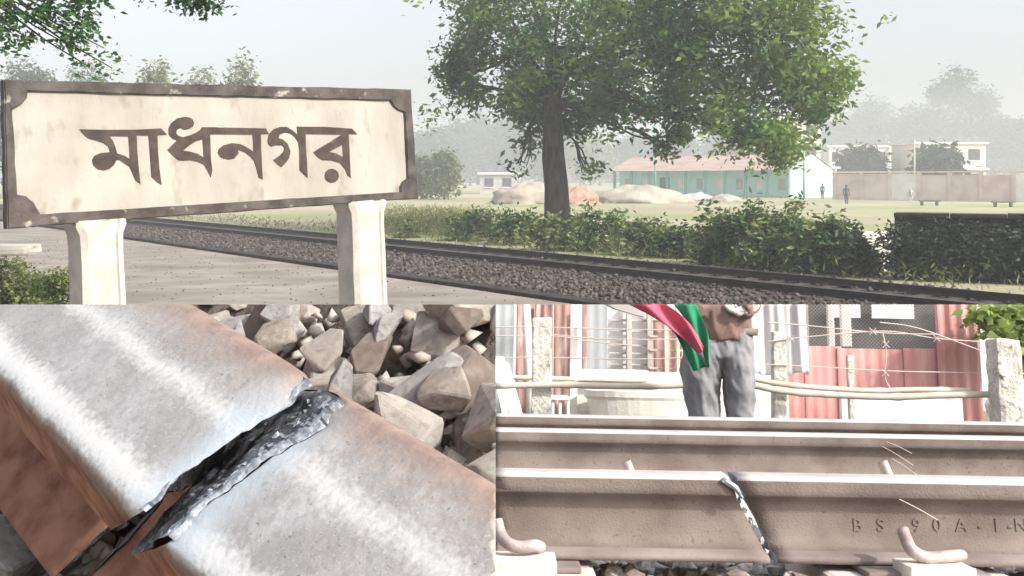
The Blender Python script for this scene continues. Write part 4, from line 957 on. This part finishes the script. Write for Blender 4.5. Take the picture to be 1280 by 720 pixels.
# left yard
shed = tag(empty('tin_shed', mtx=RL), 'shed of rusty brown, blue grey and white sheets behind the left fence', 'shed')
slab(560, 1000, 372, 560, 8.6, .05, M['tinw'], name='back_wall', parent=shed)
sheet(600, 643, 376, 560, 7.9, M['tinb'], parent=shed, amp=.002); sheet(643, 668, 376, 560, 7.95, M['tinr'], parent=shed); sheet(666, 692, 376, 560, 7.92, M['tinr'], parent=shed, pitch=.06); sheet(691, 722, 376, 560, 7.95, M['tinr'], parent=shed, pitch=.07)
sheet(733, 759, 380, 466, 7.9, M['tinb'], parent=shed, amp=.002); slab(760, 784, 386, 466, 7.95, .02, M['tinw'], name='white_sheet', parent=shed); slab(790, 809, 392, 466, 7.95, .02, M['tinw'], name='white_sheet', parent=shed)
sheet(817, 852, 400, 474, 8.0, M['tinr'], parent=shed, amp=.006)
for x0_, x1_, m_, y1_, yy in ((728, 734, 'tinr', 466, 7.86), (783.5, 789.5, 'wood', 466, 7.86), (809.5, 816, 'wood', 474, 7.86), (831, 835, 'bamboo', 474, 7.8), (846, 849, 'bamboo', 474, 7.8)): slab(x0_, x1_, 376, y1_, yy, .05, M[m_], name='upright', parent=shed)
for y_ in (400, 413, 431, 441, 455): slab(760, 810 if y_ != 400 else 850, y_, y_ + 1.4, 7.90, .02, M['wood'], name='lath', parent=shed)
for y_ in (420, 437, 460): slab(812, 854, y_, y_ + 1.6, 7.84, .02, M['bamboo'], name='lath', parent=shed)
o = slab(712, 722, 376, 560, 7.3, .07, M['woodw'], 'tall white squared post left of the plastered wall', 'post', cat='post')
bm = bmesh.new(); tube(bm, [LR(656, 372, 7.1) + Vector((0, 0, .1)), LR(663, 480, 7.1), LR(664, 545, 7.1)], [.028, .03, .032], 10); clip(bm, PL, RL); tag(obj('leaning_pole', bm, M['woodw'], None, RL, smooth=True), 'slightly leaning pale pole left of the mottled fence post', 'pole')
# dark awning edge over the yard
bm = bmesh.new(); vs = [LR(748, 374, 7.0), LR(800, 374, 7.0), LR(806, 396, 7.0), LR(790, 392, 7.0), LR(770, 386, 7.0)]
va = [bm.verts.new(v) for v in vs]; vb_ = [bm.verts.new(v + Vector((0, .25, .01))) for v in vs]; bm.faces.new(va); bm.faces.new(vb_[::-1])
for k in range(5): bm.faces.new((va[k], vb_[k], vb_[(k+1) % 5], va[(k+1) % 5]))
bmesh.ops.recalc_face_normals(bm, faces=bm.faces); clip(bm, PL, RL); tag(obj('awning', bm, M['grey'], None, RL), 'torn grey awning edge above the flag', 'awning')
# plastered low wall, ledge and water trough
w1 = tag(empty('yard_wall', mtx=RL), 'low pale plastered wall with a rough ledge between the white post and the person', 'wall')
slab(719, 860, 466, 560, 7.45, .2, M['plaster'], name='wall', parent=w1, bev=.01); slab(719, 812, 463, 476, 7.35, .35, M['plaster'], name='ledge', parent=w1, bev=.02)
slab(855, 985, 470, 560, 7.55, .2, M['plaster'], 'low pale plastered wall behind the person and the slim post', 'yard_wall', cat='wall', bev=.01)
bm = bmesh.new(); c_ = LR(815, 505, 7.0)
R_ = []
for z_, r_ in ((-.35, .32), (-.1, .40), (0, .42), (.02, .44), (.06, .44), (.06, .40), (-.2, .34)):
    R_.append([bm.verts.new((c_.x + r_ * math.cos(a * .1963), 7.2 + r_ * .5 * math.sin(a * .1963), c_.z + z_ + .02)) for a in range(32)])
for i in range(len(R_) - 1):
    for k in range(32): bm.faces.new((R_[i][k], R_[i][(k+1) % 32], R_[i+1][(k+1) % 32], R_[i+1][k]))
bm.faces.new(R_[0]); bm.faces.new(R_[-1]); bmesh.ops.recalc_face_normals(bm, faces=bm.faces)
tag(obj('water_trough', bm, M['plaster'], None, RL), 'rounded cement trough with a thick rim left of the person', 'trough')
# leaning boards at the far left, stool, rubble by the right post
for k, (xa_, xb_) in enumerate(((622, 640), (628, 650))):
    bm = bmesh.new(); tube(bm, [LR(xa_, 446 + k * 8, 7.0), LR(xb_, 535, 6.8)], [.05, .05], 4, flat=.25); clip(bm, PL, RL)
    tag(obj('board', bm, M['woodw'], None, RL), ['outer pale board leaning against the blue grey sheet', 'inner shorter pale board leaning against the blue grey sheet'][k], 'board')
st = tag(empty('wooden_stool', mtx=RL), 'small pale wooden frame stool right of the mottled fence post', 'stool')
slab(688, 712, 496, 500, 6.9, .3, M['woodw'], name='seat', parent=st)
for x_ in (689, 698, 708): slab(x_, x_ + 4, 500.5, 560, 6.92, .04, M['woodw'], name='leg', parent=st)
bm = stone_mesh(77, 18, .05)
for v in bm.verts: v.co = Vector((v.co.x * .16, v.co.y * .14, v.co.z * .3)) + LR(1262, 512, 6.5)
tag(obj('boulder', bm, M['postc'], None, RL), 'broken pale lump of concrete behind the foot of the thick post', 'boulder')
slab(1222, 1420, 376, 560, 9.0, .05, M['tinw'], 'bright white wall behind the leafy branch at the right edge', 'wall', cat='wall')
# leafy tree at right edge
tb = RL @ LR(1300, 530, 7.6); tb.z = .0
lt = tag(empty('leafy_tree', tb), 'light green broad leaved tree behind the thick post at the right edge', 'tree')
bm = bmesh.new(); tt_ = RL @ LR(1292, 395, 7.6) - tb; limb(bm, (0, 0, -.02), tt_, .05, .03)
bs = []
for x_, y_, rx_, ry_, n_ in ((1245, 392, 20, 12, 60), (1265, 405, 24, 14, 80), (1280, 420, 18, 20, 60), (1300, 400, 30, 30, 140), (1230, 400, 9, 6, 16), (1270, 440, 8, 14, 22)):
    c_ = RL @ LR(x_, y_, 7.5) - tb; limb(bm, tt_ * .8, c_, .018, .005); bs.append((c_, (rx_/F*7.5, .14, ry_/F*7.5), n_))
clip(bm, [N1], Matrix.Translation(tb)); obj('trunk', bm, M['bark'], lt, smooth=True)
o = leaf_mesh('crown', bs, .085, M['leaf_l'], lt, 4, .4, 91, .75); o['kind'] = 'stuff'
bm = bmesh.new(); bm.from_mesh(o.data); clip(bm, [N1], Matrix.Translation(tb), fill=False); bm.to_mesh(o.data); bm.free()

# --- the person with the signal flag
Yp = 5.75
person = tag(empty('person', mtx=RL), 'person in grey trousers and brown shirt holding a red and green flag beyond the rails', 'person')
def loft(bm, secs, n=20):
    """secs: (centre, rx, ry)"""
    R = []
    for c, rx, ry in secs: R.append([bm.verts.new((c[0] + rx * math.cos(2*math.pi*k/n), c[1] + ry * math.sin(2*math.pi*k/n), c[2])) for k in range(n)])
    for i in range(len(R) - 1):
        for k in range(n): bm.faces.new((R[i][k], R[i][(k+1) % n], R[i+1][(k+1) % n], R[i+1][k]))
    bm.faces.new(R[0][::-1]); bm.faces.new(R[-1])
def lp(x, y, dy=0): q = LR(x, y, Yp); return Vector((q.x, Yp + dy, q.z))
def remeshed(name, bm, m, parent, vox, fold=0, planes=PL, sm=6, seed=0):
    me = bpy.data.meshes.new('t'); bmesh.ops.recalc_face_normals(bm, faces=bm.faces); bm.to_mesh(me); bm.free(); to = bpy.data.objects.new('tmp', me); COL.objects.link(to)
    md = to.modifiers.new('r', 'REMESH'); md.mode = 'VOXEL'; md.voxel_size = vox; ms = to.modifiers.new('s', 'SMOOTH'); ms.iterations = sm
    bpy.context.view_layer.update(); me2 = bpy.data.meshes.new_from_object(to.evaluated_get(bpy.context.evaluated_depsgraph_get())); bpy.data.objects.remove(to)
    bm = bmesh.new(); bm.from_mesh(me2); bm.normal_update()
    if fold:
        for v in bm.verts:
            c = v.co; q = Vector((c.x * 13 + c.z * 6, c.y * 9, c.z * 3.2 - c.x * 4 + seed)); w_ = 1 - abs(noise.noise(q)) * 2.6
            q2 = q * 2.3 + Vector((4, 1, 7)); w2 = 1 - abs(noise.noise(q2)) * 3
            v.co += v.normal * fold * (.7 * w_ + .45 * w2 + .25 * noise.noise(q * 5))
    clip(bm, planes, RL); return obj(name, bm, m, parent, smooth=True)
bm = bmesh.new(); kx = Yp / F
loft(bm, [(lp(880, 600), .075, .09), (lp(881, 522), .078, .09), (lp(877, 490), .098, .10), (lp(876, 460), .108, .115), (lp(884, 436), .125, .13), (lp(895, 415), .12, .13)])
loft(bm, [(lp(924, 600), .065, .09), (lp(924, 522, -.02), .070, .09), (lp(923, 490, -.03), .076, .10), (lp(921, 460, -.03), .082, .115), (lp(917, 436), .098, .13), (lp(914, 415), .105, .13)])
loft(bm, [(lp(896, 446), .17, .12), (lp(901, 436), .17, .13), (lp(907, 418), .14, .13), (lp(910, 409), .135, .12)])
remeshed('trousers', bm, M['trous'], person, .011, .013, seed=3)
bm = bmesh.new()
loft(bm, [(lp(900, 426, -.02), .135, .125), (lp(899, 412, -.02), .172, .145), (lp(897, 398, -.03), .18, .15), (lp(896, 380, -.03), .185, .15), (lp(896, 350), .19, .14), (lp(896, 320), .20, .13), (lp(896, 290), .12, .1)])
tube(bm, [lp(862, 300), lp(852, 340, -.04), lp(858, 380, -.16), lp(872, 392, -.2)], [.06, .055, .045, .04], 12)
tube(bm, [lp(932, 300), lp(940, 340, -.05), lp(930, 385, -.14), lp(918, 392, -.2)], [.06, .055, .05, .045], 12)
remeshed('shirt', bm, M['shirt'], person, .015, .012, seed=8)
bm = bmesh.new(); loft(bm, [(lp(911, 419), .158, .140), (lp(912, 411), .158, .140)]); obj('belt', bm, M['belt'], person, smooth=True)
bm = bmesh.new()
for a_, b_, s in ((lp(862, 600), lp(862, 616), -1), (lp(924, 600), lp(924, 616), 1)): tube(bm, [a_, b_, b_ + Vector((.02*s, -.10, -.01)), b_ + Vector((.03*s, -.2, -.015))], [.05, .055, .05, .03], 10)
obj('body', bm, M['skin'], person, smooth=True)
# bundle under the arm
bm = bmesh.new()
for k in range(7): tube(bm, spline([lp(898 + k*4, 384, -.18), lp(905 + k*4, 391 + k % 3 * 2, -.21), lp(918 + k*3, 386, -.2), lp(930 + k, 380, -.18)], 5), .012, 6)
clip(bm, PL, RL); tag(obj('rope_bundle', bm, M['wood'], None, RL, smooth=True), 'small tan coil of rope held at the waist of the person', 'rope')
# flag
fl = tag(empty('signal_flag', mtx=RL), 'rolled signal flag with a red and a green cloth hanging in front of the person', 'flag')
def cloth(name, edge_a, edge_b, m, Y0, wav, ph):
    bm = bmesh.new(); a_ = spline([LR(x, y, Y0) for x, y in edge_a], 8); b_ = spline([LR(x, y, Y0 - .02) for x, y in edge_b], 8); g = []
    for i in range(min(len(a_), len(b_))):
        row = []
        for j in range(11): t_ = j / 10; p = a_[i].lerp(b_[i], t_); p = p + Vector((0, wav * math.sin(t_ * 7 + i * .3 + ph) * .9, 0)); row.append(bm.verts.new(p))
        g.append(row)
    for i in range(len(g) - 1):
        for j in range(10): bm.faces.new((g[i][j], g[i][j+1], g[i+1][j+1], g[i+1][j]))
    clip(bm, PL, RL, fill=False); geo = bmesh.ops.extrude_face_region(bm, geom=bm.faces[:])
    for v in [q for q in geo['geom'] if isinstance(q, bmesh.types.BMVert)]: v.co.y += .003
    bmesh.ops.recalc_face_normals(bm, faces=bm.faces); obj(name, bm, m, fl, smooth=True)
cloth('green_cloth', [(836, 372), (856, 398), (872, 425), (885, 460)], [(868, 372), (878, 398), (886, 425), (887, 458)], M['green'], 5.28, .015, 0)
cloth('green_edge', [(812, 392), (838, 412), (852, 432), (867, 464)], [(825, 392), (853, 416), (872, 440), (884, 458)], M['green'], 5.30, .02, 2)
cloth('red_cloth', [(775, 374), (815, 396), (852, 422), (874, 443)], [(822, 372), (848, 392), (868, 412), (881, 434)], M['red'], 5.22, .03, 1)

# ================================================================== air
bm = boxm((-930, -8, -3.2), (930, 930, 27)); hz = obj('haze', bm); hz['kind'] = 'stuff'; tag(hz, 'pale morning haze filling the air', 'haze')
hm = bpy.data.materials.new('haze_air'); hm.use_nodes = True; n = hm.node_tree; n.nodes.clear()
pv = n.nodes.new('ShaderNodeVolumePrincipled'); pv.inputs['Color'].default_value = (.94, .965, 1, 1); pv.inputs['Density'].default_value = .0019; pv.inputs['Anisotropy'].default_value = 0
ou = n.nodes.new('ShaderNodeOutputMaterial'); n.links.new(pv.outputs[0], ou.inputs['Volume']); hz.data.materials.append(hm)
